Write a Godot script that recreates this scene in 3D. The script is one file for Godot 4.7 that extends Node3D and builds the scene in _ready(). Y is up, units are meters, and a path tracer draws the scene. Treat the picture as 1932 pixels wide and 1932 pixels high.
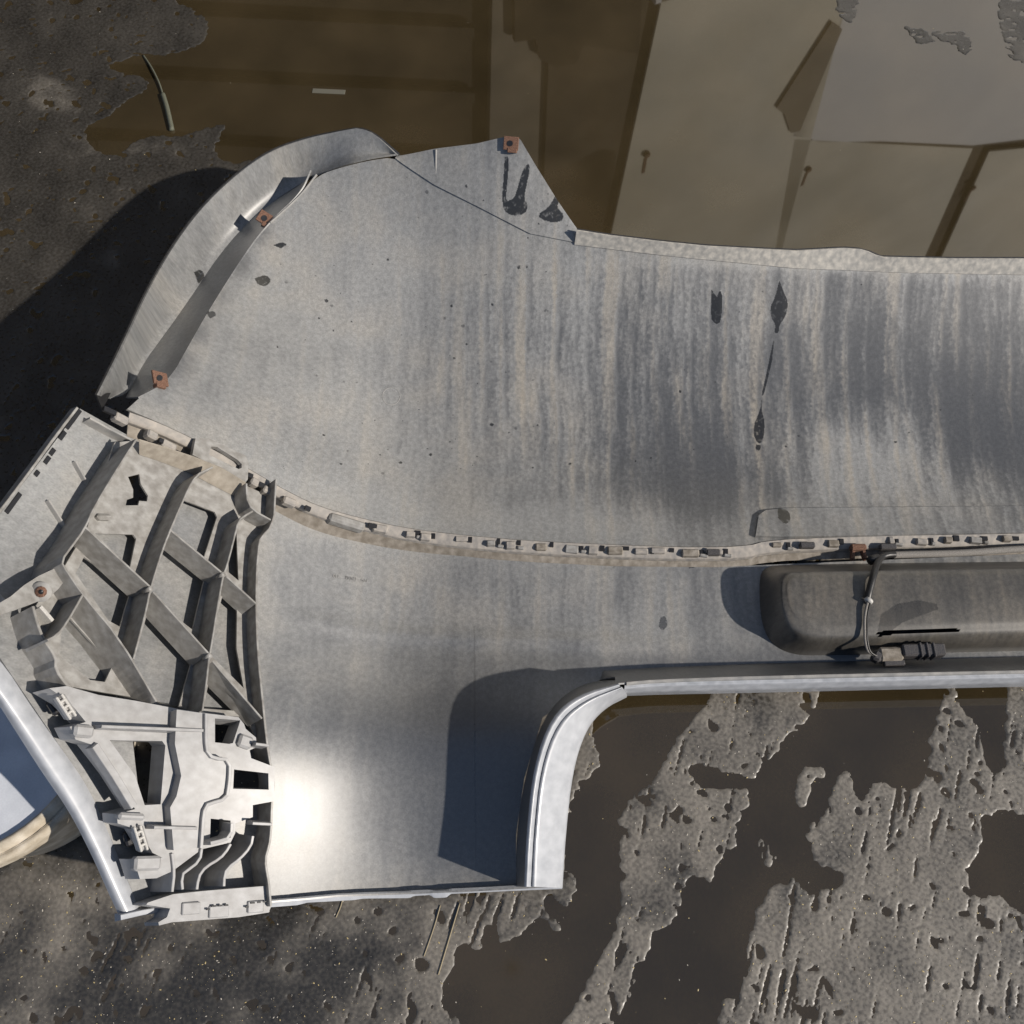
extends Node3D
# An upturned silver car bumper on wet concrete. Photo positions are written in thousandths of the
# picture (u right, v down); ray() turns one into a direction and the thing's own surface gives its distance.

const EYE := Vector3(0, 1.3, 0)
const PITCH := 66.0
var fwd: Vector3
var upv: Vector3
var rng := RandomNumberGenerator.new()
var M := {}
var seam_x := PackedFloat32Array()
var seam_z := PackedFloat32Array()
var mode_upper := false
var zc := 0.0
var cz0 := 9.0
var cx0 := 0.0
var cslope := 0.0

func ray(u: float, v: float) -> Vector3:
	return (fwd + Vector3.RIGHT * (u - 500.0) / 1000.0 + upv * (500.0 - v) / 1000.0).normalized()

func G(u: float, v: float, y := 0.0) -> Vector3:
	var d := ray(u, v)
	return EYE + d * ((y - EYE.y) / d.y)

func sst(a: float, b: float, x: float) -> float:
	var t := clampf((x - a) / (b - a), 0, 1)
	return t * t * (3 - 2 * t)

# ---------- the bumper's own surface: height of its inner face above the ground ----------
func Hl(x: float, z: float) -> float:
	var e := maxf(0.0, -0.09 - x)
	var h := 0.014 + 1.9 * e * e * (1.0 if e < 0.40 else 1.0)
	var w := 1.0 - sst(0.02, 0.2, x)
	var q := (z - zc) / 0.105
	h += 0.029 * exp(-q * q) * w
	q = (z - cz0 - (x - cx0) * cslope) / 0.010
	h += 0.0024 * exp(-q * q) * (1.0 - sst(0.1, 0.3, x)) * sst(-0.30, -0.24, x)
	return h

func seam_at(x: float) -> float:
	var n := seam_x.size()
	if n == 0:
		return -0.6
	if x <= seam_x[0]:
		return seam_z[0]
	for i in range(1, n):
		if x < seam_x[i]:
			return lerpf(seam_z[i - 1], seam_z[i], (x - seam_x[i - 1]) / (seam_x[i] - seam_x[i - 1]))
	return seam_z[n - 1]

func Hu(x: float, z: float) -> float:
	var e := maxf(0.0, -0.09 - x)
	var d := maxf(0.0, seam_at(x) - z)
	return 0.014 + 1.9 * e * e * (1.0 - 0.6 * sst(0.02, 0.42, d)) + lerpf(0.030, 0.014, sst(-0.3, 0.1, x)) + (1.15 * d * d - 0.26 * d) * lerpf(0.55, 1.0, sst(-0.35, 0.05, x))

func H(x: float, z: float) -> float:
	return Hu(x, z) if mode_upper else Hl(x, z)

func N(x: float, z: float) -> Vector3:
	var e := 0.004
	return Vector3(H(x - e, z) - H(x + e, z), 2 * e, H(x, z - e) - H(x, z + e)).normalized()

func S(u: float, v: float, off := 0.0) -> Vector3:
	var d := ray(u, v)
	var t := (0.08 - EYE.y) / d.y
	for k in 9:
		var p := EYE + d * t
		var n := N(p.x, p.z)
		var g := (p.y - H(p.x, p.z)) * n.y - off
		if absf(g) < 1e-5:
			break
		var s := d.dot(n)
		t -= clampf(g / minf(s, -0.25), -0.15, 0.15)
	return EYE + d * t

func NS(p: Vector3) -> Vector3:
	return N(p.x, p.z)

# ---------- nodes ----------
func part(called: String, mesh: Mesh, m: Material, parent: Node) -> MeshInstance3D:
	var o := MeshInstance3D.new()
	o.name = called
	o.mesh = mesh
	o.material_override = m
	parent.add_child(o, true)
	return o

func thing(called: String, label: String, category: String, at := Vector3.ZERO, group := "") -> Node3D:
	var o := Node3D.new()
	o.name = called
	o.position = at
	add_child(o, true)
	tag(o, label, category, group)
	return o

func tag(o: Node, label: String, category: String, group := "") -> void:
	o.set_meta("label", label)
	o.set_meta("category", category)
	if group:
		o.set_meta("group", group)

func struct(called: String, mesh: Mesh, m: Material) -> MeshInstance3D:
	var o := part(called, mesh, m, self)
	o.set_meta("kind", "structure")
	return o

# ---------- shapes ----------
func resample(pts: Array, n: int) -> Array:
	var acc := [0.0]
	for i in range(1, pts.size()):
		acc.append(acc[-1] + (Vector2(pts[i].x, pts[i].y) - Vector2(pts[i - 1].x, pts[i - 1].y)).length())
	var out := []
	var k := 1
	for i in n:
		var s: float = acc[-1] * i / (n - 1.0)
		while k < pts.size() - 1 and acc[k] < s:
			k += 1
		var f: float = (s - acc[k - 1]) / maxf(acc[k] - acc[k - 1], 1e-6)
		out.append(pts[k - 1].lerp(pts[k], clampf(f, 0, 1)))
	return out

func soft(pts: Array, times := 2) -> Array:
	for k in times:
		var o := [pts[0]]
		for i in range(pts.size() - 1):
			o.append(pts[i].lerp(pts[i + 1], 0.25))
			o.append(pts[i].lerp(pts[i + 1], 0.75))
		o.append(pts[-1])
		pts = o
	return pts

func L(flat: Array, off := 0.0, scale := 1.0) -> Array:
	var o := []
	for i in range(0, flat.size(), 2):
		o.append(Vector3(flat[i] * scale, flat[i + 1] * scale, off))
	return o

const D := 1.0 / 1.932        # points read on the 1932-pixel view

func grid_mesh(rows: Array, thick := 0.0, flip := false, skip := {}) -> ArrayMesh:
	# rows: arrays of points, all alike in number; a sheet through them, with a back side and edges if thick > 0
	var nr := rows.size()
	var nc: int = rows[0].size()
	var P := PackedVector3Array()
	var nn := PackedVector3Array()
	var uv := PackedVector2Array()
	var idx := PackedInt32Array()
	for r in nr:
		for c in nc:
			P.append(rows[r][c])
			var a: Vector3 = rows[r][mini(c + 1, nc - 1)] - rows[r][maxi(c - 1, 0)]
			var b: Vector3 = rows[mini(r + 1, nr - 1)][c] - rows[maxi(r - 1, 0)][c]
			var n := b.cross(a)
			if flip:
				n = -n
			nn.append(n.normalized() if n.length() > 1e-12 else Vector3.UP)
			uv.append(Vector2((rows[r][c].x + 0.75) / 1.8, (rows[r][c].z + 1.45) / 1.8))
	for r in nr - 1:
		for c in nc - 1:
			var i := r * nc + c
			if skip.has(i):
				continue
			if flip:
				idx.append_array([i, i + nc, i + 1, i + 1, i + nc, i + nc + 1])
			else:
				idx.append_array([i, i + 1, i + nc, i + 1, i + nc + 1, i + nc])
	if thick > 0:
		var m := P.size()
		for i in m:
			P.append(P[i] - nn[i] * thick)
			nn.append(-nn[i])
			uv.append(uv[i])
		var ni := idx.size()
		for i in range(0, ni, 3):
			idx.append_array([idx[i] + m, idx[i + 2] + m, idx[i + 1] + m])
		var loop := []
		for c in nc:
			loop.append(c)
		for r in range(1, nr):
			loop.append(r * nc + nc - 1)
		for c in range(nc - 2, -1, -1):
			loop.append((nr - 1) * nc + c)
		for r in range(nr - 2, -1, -1):
			loop.append(r * nc)
		for k in loop.size() - 1:
			var a: int = loop[k]
			var b: int = loop[k + 1]
			var s := P.size()
			var nrm := (P[b] - P[a]).cross(nn[a]).normalized()
			if not flip:
				nrm = -nrm
			for q in [a, b, b + m, a + m]:
				P.append(P[q])
				nn.append(nrm)
				uv.append(uv[q])
			if flip:
				idx.append_array([s, s + 1, s + 2, s, s + 2, s + 3])
			else:
				idx.append_array([s, s + 2, s + 1, s, s + 3, s + 2])
	var arr := []
	arr.resize(Mesh.ARRAY_MAX)
	arr[Mesh.ARRAY_VERTEX] = P
	arr[Mesh.ARRAY_NORMAL] = nn
	arr[Mesh.ARRAY_TEX_UV] = uv
	arr[Mesh.ARRAY_INDEX] = idx
	var am := ArrayMesh.new()
	am.add_surface_from_arrays(Mesh.PRIMITIVE_TRIANGLES, arr)
	return am

func smooth_rows(lines: Array, nc: int, sub: int) -> Array:
	# Catmull-Rom between the lines, in picture points with their height over the surface
	var rs := []
	for l in lines:
		rs.append(resample(l, nc))
	var out := []
	for r in rs.size() - 1:
		for k in sub:
			var t := float(k) / sub
			var row := []
			for c in nc:
				var p0: Vector3 = rs[maxi(r - 1, 0)][c]
				var p3: Vector3 = rs[mini(r + 2, rs.size() - 1)][c]
				row.append(rs[r][c].cubic_interpolate(rs[r + 1][c], p0, p3, t))
			out.append(row)
	out.append(rs[-1])
	return out

func on_skin(rows: Array) -> Array:
	var out := []
	for row in rows:
		var o := []
		for p in row:
			o.append(S(p.x, p.y, p.z))
		out.append(o)
	return out

func straight_rows(lines: Array, nc: int, sub: int) -> Array:
	var rs := []
	for l in lines:
		rs.append(resample(l, nc))
	var out := []
	for r in rs.size() - 1:
		for k in sub:
			var row := []
			for c in nc:
				row.append(rs[r][c].lerp(rs[r + 1][c], float(k) / sub))
			out.append(row)
	out.append(rs[-1])
	return out

func loft(lines: Array, nc: int, sub: int, thick := 0.0, smooth := true, flip := false) -> ArrayMesh:
	return grid_mesh(on_skin(smooth_rows(lines, nc, sub) if smooth else straight_rows(lines, nc, sub)), thick, flip)

func quad(st: SurfaceTool, a: Vector3, b: Vector3, c: Vector3, d: Vector3) -> void:
	for p in [a, b, c, a, c, d]:
		st.set_uv(Vector2((p.x + 0.75) / 1.8, (p.z + 1.45) / 1.8))
		st.add_vertex(p)

func tri(st: SurfaceTool, a: Vector3, b: Vector3, c: Vector3) -> void:
	for p in [a, b, c]:
		st.set_uv(Vector2((p.x + 0.75) / 1.8, (p.z + 1.45) / 1.8))
		st.add_vertex(p)

func begin(smooth := false) -> SurfaceTool:
	var st := SurfaceTool.new()
	st.begin(Mesh.PRIMITIVE_TRIANGLES)
	st.set_smooth_group(0 if smooth else -1)
	return st

func done(st: SurfaceTool) -> ArrayMesh:
	st.generate_normals()
	return st.commit()

func sweep(st: SurfaceTool, frames: Array, section: Array) -> void:
	# frames: [point, side, up]; section: 2-D points (side, up), closed
	var rings := []
	for f in frames:
		var r := []
		for s in section:
			r.append(f[0] + f[1] * s.x + f[2] * s.y)
		rings.append(r)
	var m := section.size()
	for i in rings.size() - 1:
		for k in m:
			var k2 := (k + 1) % m
			quad(st, rings[i][k], rings[i + 1][k], rings[i + 1][k2], rings[i][k2])
	for k in range(1, m - 1):
		tri(st, rings[0][0], rings[0][k], rings[0][k + 1])
		tri(st, rings[-1][0], rings[-1][k + 1], rings[-1][k])

func rib_frames(flat: Array, off: float, step := 7.0, round_ := 1) -> Array:
	var l := L(flat, off)
	if round_ > 0:
		l = soft(l, round_)
	var length := 0.0
	for i in range(1, l.size()):
		length += (l[i] - l[i - 1]).length()
	l = resample(l, maxi(2, int(length / step) + 1)) if round_ > 0 else l
	var pts := []
	for p in l:
		pts.append(S(p.x, p.y, p.z))
	var fr := []
	for i in pts.size():
		var n := NS(pts[i])
		var t: Vector3 = (pts[mini(i + 1, pts.size() - 1)] - pts[maxi(i - 1, 0)]).normalized()
		fr.append([pts[i], t.cross(n).normalized(), n])
	return fr

func rib(parent: Node, called: String, flat: Array, off: float, h: float, w: float, m: Material, round_ := 1) -> MeshInstance3D:
	var st := begin()
	var a := w / 2
	var c := minf(0.0005, w * 0.3)
	sweep(st, rib_frames(flat, off, 7.0, round_), [Vector2(-a, -c), Vector2(-a + c, 0), Vector2(a - c, 0), Vector2(a, -c), Vector2(a * 1.5, -h), Vector2(-a * 1.5, -h)])
	return part(called, done(st), m, parent)

func tube(pts: Array, r: float, sides := 8) -> ArrayMesh:
	var st := begin(true)
	var fr := []
	var s0 := Vector3.UP
	for i in pts.size():
		var t: Vector3 = (pts[mini(i + 1, pts.size() - 1)] - pts[maxi(i - 1, 0)]).normalized()
		var side := t.cross(s0)
		if side.length() < 0.05:
			side = t.cross(Vector3.RIGHT)
		side = side.normalized()
		fr.append([pts[i], side, side.cross(t).normalized()])
	var sec := []
	for k in sides:
		var a := -TAU * k / sides
		sec.append(Vector2(cos(a), sin(a)) * r)
	sweep(st, fr, sec)
	return done(st)

func plate(outline: Array, holes: Array, off: float, thick: float, cell := 10.0) -> ArrayMesh:
	# a sheet of the given outline (picture points) that follows the surface at height off, with real holes
	var st := begin()
	var o2 := PackedVector2Array()
	var box := Rect2(outline[0].x, outline[0].y, 0, 0)
	for p in outline:
		o2.append(Vector2(p.x, p.y))
		box = box.expand(Vector2(p.x, p.y))
	var hs := []
	for h in holes:
		var q := PackedVector2Array()
		for p in h:
			q.append(Vector2(p.x, p.y))
		hs.append(q)
	var y := box.position.y
	while y < box.end.y:
		var x := box.position.x
		while x < box.end.x:
			var sq := PackedVector2Array([Vector2(x, y), Vector2(x + cell, y), Vector2(x + cell, y + cell), Vector2(x, y + cell)])
			var bits: Array = Geometry2D.intersect_polygons(sq, o2)
			for h in hs:
				var next := []
				for b in bits:
					next.append_array(Geometry2D.clip_polygons(b, h))
				bits = next
			for b in bits:
				if b.size() < 3:
					continue
				var pts := []
				var low := []
				for p in b:
					var q := S(p.x, p.y, off)
					pts.append(q)
					low.append(q - NS(q) * thick)
				var ix := Geometry2D.triangulate_polygon(b)
				for i in range(0, ix.size(), 3):
					var e1: Vector3 = pts[ix[i + 1]] - pts[ix[i]]
					var e2: Vector3 = pts[ix[i + 2]] - pts[ix[i]]
					var order := [ix[i], ix[i + 1], ix[i + 2]] if e1.cross(e2).y < 0 else [ix[i], ix[i + 2], ix[i + 1]]
					for q in order:
						put(st, pts[q], NS(pts[q]))
					for q in [order[0], order[2], order[1]]:
						put(st, low[q], -NS(pts[q]))
			x += cell
		y += cell
	var loops := [o2]
	loops.append_array(hs)
	var first := true
	for l in loops:
		var n: int = l.size()
		var turn := 1.0 if Geometry2D.is_polygon_clockwise(l) == first else -1.0
		for i in n:
			var a: Vector2 = l[i]
			var b: Vector2 = l[(i + 1) % n]
			var steps := maxi(1, int((b - a).length() / 5.0))
			for k in steps:
				var p := a.lerp(b, float(k) / steps)
				var q := a.lerp(b, (k + 1.0) / steps)
				var P := S(p.x, p.y, off)
				var Q := S(q.x, q.y, off)
				var nr := (Q - P).cross(NS(P)).normalized() * turn
				var c := [P, Q, Q - NS(Q) * thick, P - NS(P) * thick]
				var order := [0, 1, 2, 0, 2, 3]
				if (c[1] - c[0]).cross(c[2] - c[0]).dot(nr) > 0:
					order = [0, 2, 1, 0, 3, 2]
				for j in order:
					put(st, c[j], nr)
		first = false
	return st.commit()

func put(st: SurfaceTool, p: Vector3, n: Vector3) -> void:
	st.set_normal(n)
	st.set_uv(Vector2((p.x + 0.75) / 1.8, (p.z + 1.45) / 1.8))
	st.add_vertex(p)

func block(u: float, v: float, off: float, len_: float, wid: float, hei: float, deg: float, bev := 0.0012) -> ArrayMesh:
	# a bevelled block lying on the surface; deg turns its length in the picture from rightwards
	var c := S(u, v, off)
	var n := NS(c)
	var t := (S(u + 4 * cos(deg_to_rad(deg)), v + 4 * sin(deg_to_rad(deg)), off) - c)
	t = (t - n * t.dot(n)).normalized()
	var s := t.cross(n).normalized()
	return block3(c, t, s, n, len_, wid, hei, bev)

func block3(c: Vector3, t: Vector3, s: Vector3, n: Vector3, len_: float, wid: float, hei: float, bev := 0.0012) -> ArrayMesh:
	var st := begin()
	var a := len_ / 2
	var b := wid / 2
	var fr := [[c - t * a, s, n], [c - t * (a - bev), s, n], [c + t * (a - bev), s, n], [c + t * a, s, n]]
	var rings := []
	for i in 4:
		var k: float = bev if i in [0, 3] else 0.0
		var r := []
		for q in [Vector2(-b + k, -bev), Vector2(-b + bev, -k), Vector2(b - bev, -k), Vector2(b - k, -bev), Vector2(b - k, -hei), Vector2(-b + k, -hei)]:
			r.append(fr[i][0] + fr[i][1] * q.x + fr[i][2] * q.y)
		rings.append(r)
	for i in 3:
		for k in 6:
			quad(st, rings[i][k], rings[i + 1][k], rings[i + 1][(k + 1) % 6], rings[i][(k + 1) % 6])
	for k in range(1, 5):
		tri(st, rings[0][0], rings[0][k], rings[0][k + 1])
		tri(st, rings[3][0], rings[3][k + 1], rings[3][k])
	return done(st)

# ---------- materials ----------
func lin(r: float, g: float, b: float) -> Color:
	return Color(r, g, b).linear_to_srgb()

func mat(c: Color, rough: float, spec := 0.5) -> StandardMaterial3D:
	var m := StandardMaterial3D.new()
	m.albedo_color = c
	m.roughness = rough
	m.metallic_specular = spec
	m.cull_mode = BaseMaterial3D.CULL_DISABLED
	return m

func noise(seed_: int, freq: float, oct := 4, kind := FastNoiseLite.TYPE_SIMPLEX_SMOOTH) -> FastNoiseLite:
	var n := FastNoiseLite.new()
	n.seed = seed_
	n.frequency = freq
	n.noise_type = kind
	n.fractal_octaves = oct
	return n

func noise_bytes(n: FastNoiseLite, w: int, h: int, W: int, Hh: int) -> PackedByteArray:
	var im := n.get_image(w, h)
	im.convert(Image.FORMAT_L8)
	if w != W or h != Hh:
		im.resize(W, Hh, Image.INTERPOLATE_CUBIC)
	return im.get_data()

func grain_tex(seed_: int, freq: float, dark: Color, light: Color, size := 512) -> ImageTexture:
	var ia := noise(seed_, freq, 5).get_seamless_image(size, size)
	ia.convert(Image.FORMAT_L8)
	var a := ia.get_data()
	var ib := noise(seed_ + 7, 0.35, 2).get_seamless_image(size, size)
	ib.convert(Image.FORMAT_L8)
	var b := ib.get_data()
	var out := PackedByteArray()
	out.resize(size * size * 3)
	for i in size * size:
		var t := clampf((a[i] * 0.75 + b[i] * 0.25) / 255.0 * 1.8 - 0.4, 0, 1)
		var c := dark.lerp(light, t)
		out[i * 3] = int(c.r * 255)
		out[i * 3 + 1] = int(c.g * 255)
		out[i * 3 + 2] = int(c.b * 255)
	var im := Image.create_from_data(size, size, false, Image.FORMAT_RGB8, out)
	return ImageTexture.create_from_image(im)

func grainy(seed_: int, freq: float, dark: Color, light: Color, rough: float, per_metre: float, spec := 0.5) -> StandardMaterial3D:
	var m := mat(Color.WHITE, rough, spec)
	m.albedo_texture = grain_tex(seed_, freq, dark, light)
	m.uv1_triplanar = true
	m.uv1_world_triplanar = true
	m.uv1_scale = Vector3.ONE * per_metre
	return m

func fill_poly(buf: PackedByteArray, W: int, Hh: int, poly: PackedVector2Array, val: int) -> void:
	var y0 := Hh
	var y1 := 0
	for p in poly:
		y0 = mini(y0, int(p.y))
		y1 = maxi(y1, int(p.y) + 1)
	for y in range(maxi(y0, 0), mini(y1, Hh - 1) + 1):
		var xs := []
		var n := poly.size()
		for i in n:
			var a := poly[i]
			var b := poly[(i + 1) % n]
			if (a.y <= y and b.y > y) or (b.y <= y and a.y > y):
				xs.append(a.x + (y - a.y) / (b.y - a.y) * (b.x - a.x))
		xs.sort()
		for k in range(0, xs.size() - 1, 2):
			for x in range(maxi(0, int(ceil(xs[k]))), mini(W - 1, int(floor(xs[k + 1]))) + 1):
				buf[y * W + x] = val

const TS := 2048

func texel(p: Vector3) -> Vector2:
	return Vector2((p.x + 0.75) / 1.8 * TS, (p.z + 1.45) / 1.8 * TS)

func skin_poly(flat: Array, scale := D) -> PackedVector2Array:
	var o := PackedVector2Array()
	for p in soft(L(flat, 0, scale), 1):
		o.append(texel(S(p.x, p.y)))
	return o

func skin_textures() -> Array:
	# dust, streaks of run-off, bare plastic, dark wet marks and some painted-in shade on the inner face of the bumper
	var streak := noise_bytes(noise(11, 0.03, 5), TS, 120, TS, TS)
	var fine := noise_bytes(noise(12, 0.10, 3), TS, 330, TS, TS)
	var warp := noise_bytes(noise(16, 0.004, 2), TS, TS, TS, TS)
	var blot := noise_bytes(noise(13, 0.006, 5), TS, TS, TS, TS)
	var spot := noise_bytes(noise(14, 0.11, 3), TS, TS, TS, TS)
	var speck := noise_bytes(noise(15, 0.42, 1), TS, TS, TS, TS)
	var bias := PackedByteArray()
	bias.resize(TS * TS)
	bias.fill(128)
	# where dust lies thicker (over 128) or has been washed off, plus painted-in sheen and shade
	var small := 128
	var bm := PackedByteArray()
	bm.resize(small * small)
	bm.fill(140)
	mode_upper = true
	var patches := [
		[450, 260, 180, 110, 26], [330, 280, 90, 150, 26], [370, 420, 90, 60, 20], [166, 345, 16, 16, -95], [180, 315, 16, 16, -95], [200, 280, 16, 16, -95], [222, 248, 16, 16, -95], [246, 220, 15, 15, -95], [560, 300, 40, 200, 22], [500, 520, 300, 26, 40],  # groove: bare plastic, darkened for its shaded side; others lighten the sheen and lit left
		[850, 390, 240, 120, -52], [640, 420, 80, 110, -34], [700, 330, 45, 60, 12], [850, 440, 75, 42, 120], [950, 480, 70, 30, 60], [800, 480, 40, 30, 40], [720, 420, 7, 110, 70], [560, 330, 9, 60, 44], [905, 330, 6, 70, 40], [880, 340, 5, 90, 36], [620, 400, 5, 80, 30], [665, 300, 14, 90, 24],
		[760, 340, 50, 60, -10], [940, 330, 90, 70, -26], [960, 430, 60, 60, -40], [690, 470, 75, 60, -75], [980, 430, 80, 80, -60], [860, 370, 150, 30, -25], [450, 330, 45, 70, -18],  # lower right: bare plastic, deepened with the shading of the curve
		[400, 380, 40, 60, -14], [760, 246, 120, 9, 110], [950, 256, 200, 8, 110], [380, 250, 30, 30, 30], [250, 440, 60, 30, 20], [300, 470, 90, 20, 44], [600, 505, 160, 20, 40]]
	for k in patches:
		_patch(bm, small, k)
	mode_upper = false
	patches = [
		[420, 590, 140, 40, 4], [560, 580, 60, 50, 10], [640, 590, 60, 60, 34], [350, 690, 110, 45, -42], [440, 720, 70, 60, -50], [480, 780, 60, 120, -60],  # paints in the shading below the crease and the shadow beside the arch
		[330, 790, 70, 90, -8], [640, 650, 100, 18, -50], [30, 470, 60, 90, 50], [60, 430, 50, 50, 44], [900, 585, 220, 30, -45], [440, 760, 80, 110, -45], [880, 640, 300, 12, -60]]  # long thin strips paint shade into the trough along the rim
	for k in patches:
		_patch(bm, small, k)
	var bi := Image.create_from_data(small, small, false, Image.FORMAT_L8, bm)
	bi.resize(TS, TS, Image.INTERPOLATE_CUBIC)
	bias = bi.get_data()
	# run-off streaks are strong on the middle of the valance and faint towards the wheel arch
	bm.fill(60)
	mode_upper = true
	for k in [[800, 380, 330, 140, 150], [560, 330, 110, 110, 70], [1100, 400, 200, 150, 120]]:
		_patch(bm, small, k)
	mode_upper = false
	_patch(bm, small, [600, 590, 250, 40, 40])
	bi = Image.create_from_data(small, small, false, Image.FORMAT_L8, bm)
	bi.resize(TS, TS, Image.INTERPOLATE_CUBIC)
	var amp := bi.get_data()
	# wet marks
	var wet := PackedByteArray()
	wet.resize(TS * TS)
	wet.fill(0)
	mode_upper = true
	for q in [
		[1470, 528, 1462, 560, 1452, 580, 1455, 600, 1463, 612, 1460, 628, 1468, 628, 1470, 612, 1482, 596, 1487, 570, 1477, 548],
		[1342, 546, 1340, 600, 1350, 612, 1360, 606, 1363, 560, 1358, 545, 1352, 560],
		[1460, 640, 1457, 650, 1443, 715, 1436, 745, 1440, 746, 1447, 718, 1456, 680],
		[1437, 750, 1434, 772, 1420, 805, 1424, 830, 1434, 838, 1441, 822, 1442, 795, 1436, 772],
		[1426, 838, 1425, 848, 1433, 850, 1435, 840],
		[952, 292, 960, 290, 958, 330, 954, 370, 956, 378, 970, 372, 978, 345, 985, 318, 996, 302, 1000, 312, 993, 345, 988, 372, 996, 386, 990, 402, 965, 406, 950, 396, 947, 370, 950, 330],
		[1048, 362, 1054, 376, 1050, 386, 1064, 402, 1058, 416, 1030, 416, 1012, 404, 1034, 388, 1042, 374],
		[1465, 962, 1485, 964, 1490, 985, 1478, 992, 1466, 980], [515, 462, 530, 456, 542, 460, 530, 468], [338, 460, 352, 452, 360, 465, 345, 478],
		[388, 590, 402, 585, 408, 594, 396, 600], [480, 525, 500, 517, 512, 528, 500, 541, 485, 535], [270, 724, 280, 720, 284, 730, 274, 734]]:
		fill_poly(wet, TS, TS, skin_poly(q), 255)
	for k in 190:
		var u := rng.randf_range(270, 560) if k < 150 else rng.randf_range(560, 950)
		var v := rng.randf_range(165, 470)
		var q := texel(S(u, v))
		var r := 0.7 + 2.3 * pow(rng.randf(), 4.0)
		var pl := PackedVector2Array()
		for a in 7:
			pl.append(q + Vector2(cos(a * TAU / 7) * r * rng.randf_range(0.7, 1.6), sin(a * TAU / 7) * r))
		fill_poly(wet, TS, TS, pl, 235 if rng.randf() < 0.6 else 150)
	mode_upper = false
	for q in [[1245, 1165, 1255, 1160, 1260, 1180, 1250, 1190, 1242, 1182], [1290, 1060, 1320, 1058, 1312, 1070, 1300, 1072]]:
		fill_poly(wet, TS, TS, skin_poly(q), 180)
	for q in [[1655, 1190, 1660, 1160, 1690, 1140, 1730, 1133, 1765, 1140, 1768, 1150, 1740, 1160, 1700, 1175, 1675, 1195]]:
		var pl := PackedVector2Array()
		for p in L(q, 0.05, D):
			pl.append(texel(S(p.x, p.y, p.z)))
		fill_poly(wet, TS, TS, pl, 125)
	# fine cracks and scratches
	for q in [[893, 1180, 896, 1180, 899, 1640, 896, 1640]]:
		fill_poly(wet, TS, TS, skin_poly(q), 70)
	var col := PackedByteArray()
	col.resize(TS * TS * 3)
	var rg := PackedByteArray()
	rg.resize(TS * TS)
	for i in TS * TS:
		var am := clampf((amp[i] - 30) / 150.0, 0.12, 1.0)
		var j := clampi(i + int((warp[i] - 128) * 0.035 + (i / TS) * 0.02 + (spot[i] - 128) * 0.02), 0, TS * TS - 1)
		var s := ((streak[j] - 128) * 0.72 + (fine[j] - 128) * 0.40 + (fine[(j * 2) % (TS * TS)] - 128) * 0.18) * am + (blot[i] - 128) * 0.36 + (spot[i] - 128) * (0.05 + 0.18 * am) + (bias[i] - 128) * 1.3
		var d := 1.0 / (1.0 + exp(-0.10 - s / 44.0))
		var g := 0.9 + (speck[i] - 128) * 0.0014 + (spot[i] - 128) * 0.0012
		var t := clampf((blot[i] - 110) / 90.0, 0, 1) + 2.2 * clampf((streak[j] - 138) / 60.0, 0, 1) * am
		var w := wet[i] / 255.0 * clampf(1.25 + (spot[i] - 128) * 0.009, 0.35, 1.0)
		var r_ := (0.078 + d * (0.242 + t * 0.015)) * g
		var g_ := (0.081 + d * (0.241 + t * 0.003)) * g
		var b_ := (0.086 + d * (0.229 - t * 0.013)) * g
		var kk := 1.0 - 0.92 * w
		col[i * 3] = int(255.0 * pow(r_ * kk, 0.4545))
		col[i * 3 + 1] = int(255.0 * pow(g_ * kk, 0.4545))
		col[i * 3 + 2] = int(255.0 * pow(b_ * kk, 0.4545))
		rg[i] = int(255.0 * lerpf(0.33 + 0.24 * d, 0.14, w))
	return [ImageTexture.create_from_image(Image.create_from_data(TS, TS, false, Image.FORMAT_RGB8, col)),
		ImageTexture.create_from_image(Image.create_from_data(TS, TS, false, Image.FORMAT_L8, rg))]

func _patch(bm: PackedByteArray, n: int, k: Array) -> void:
	var c := S(k[0], k[1])
	var rx := absf(S(k[0] + k[2], k[1]).x - c.x)
	var rz := absf(S(k[0], k[1] + k[3]).z - c.z)
	for y in n:
		for x in n:
			var dx := (x / float(n) * 1.8 - 0.75 - c.x) / rx
			var dz := (y / float(n) * 1.8 - 1.45 - c.z) / rz
			var f := exp(-(dx * dx + dz * dz))
			if f > 0.02:
				bm[y * n + x] = clampi(int(bm[y * n + x] + k[4] * f), 0, 255)

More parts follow.
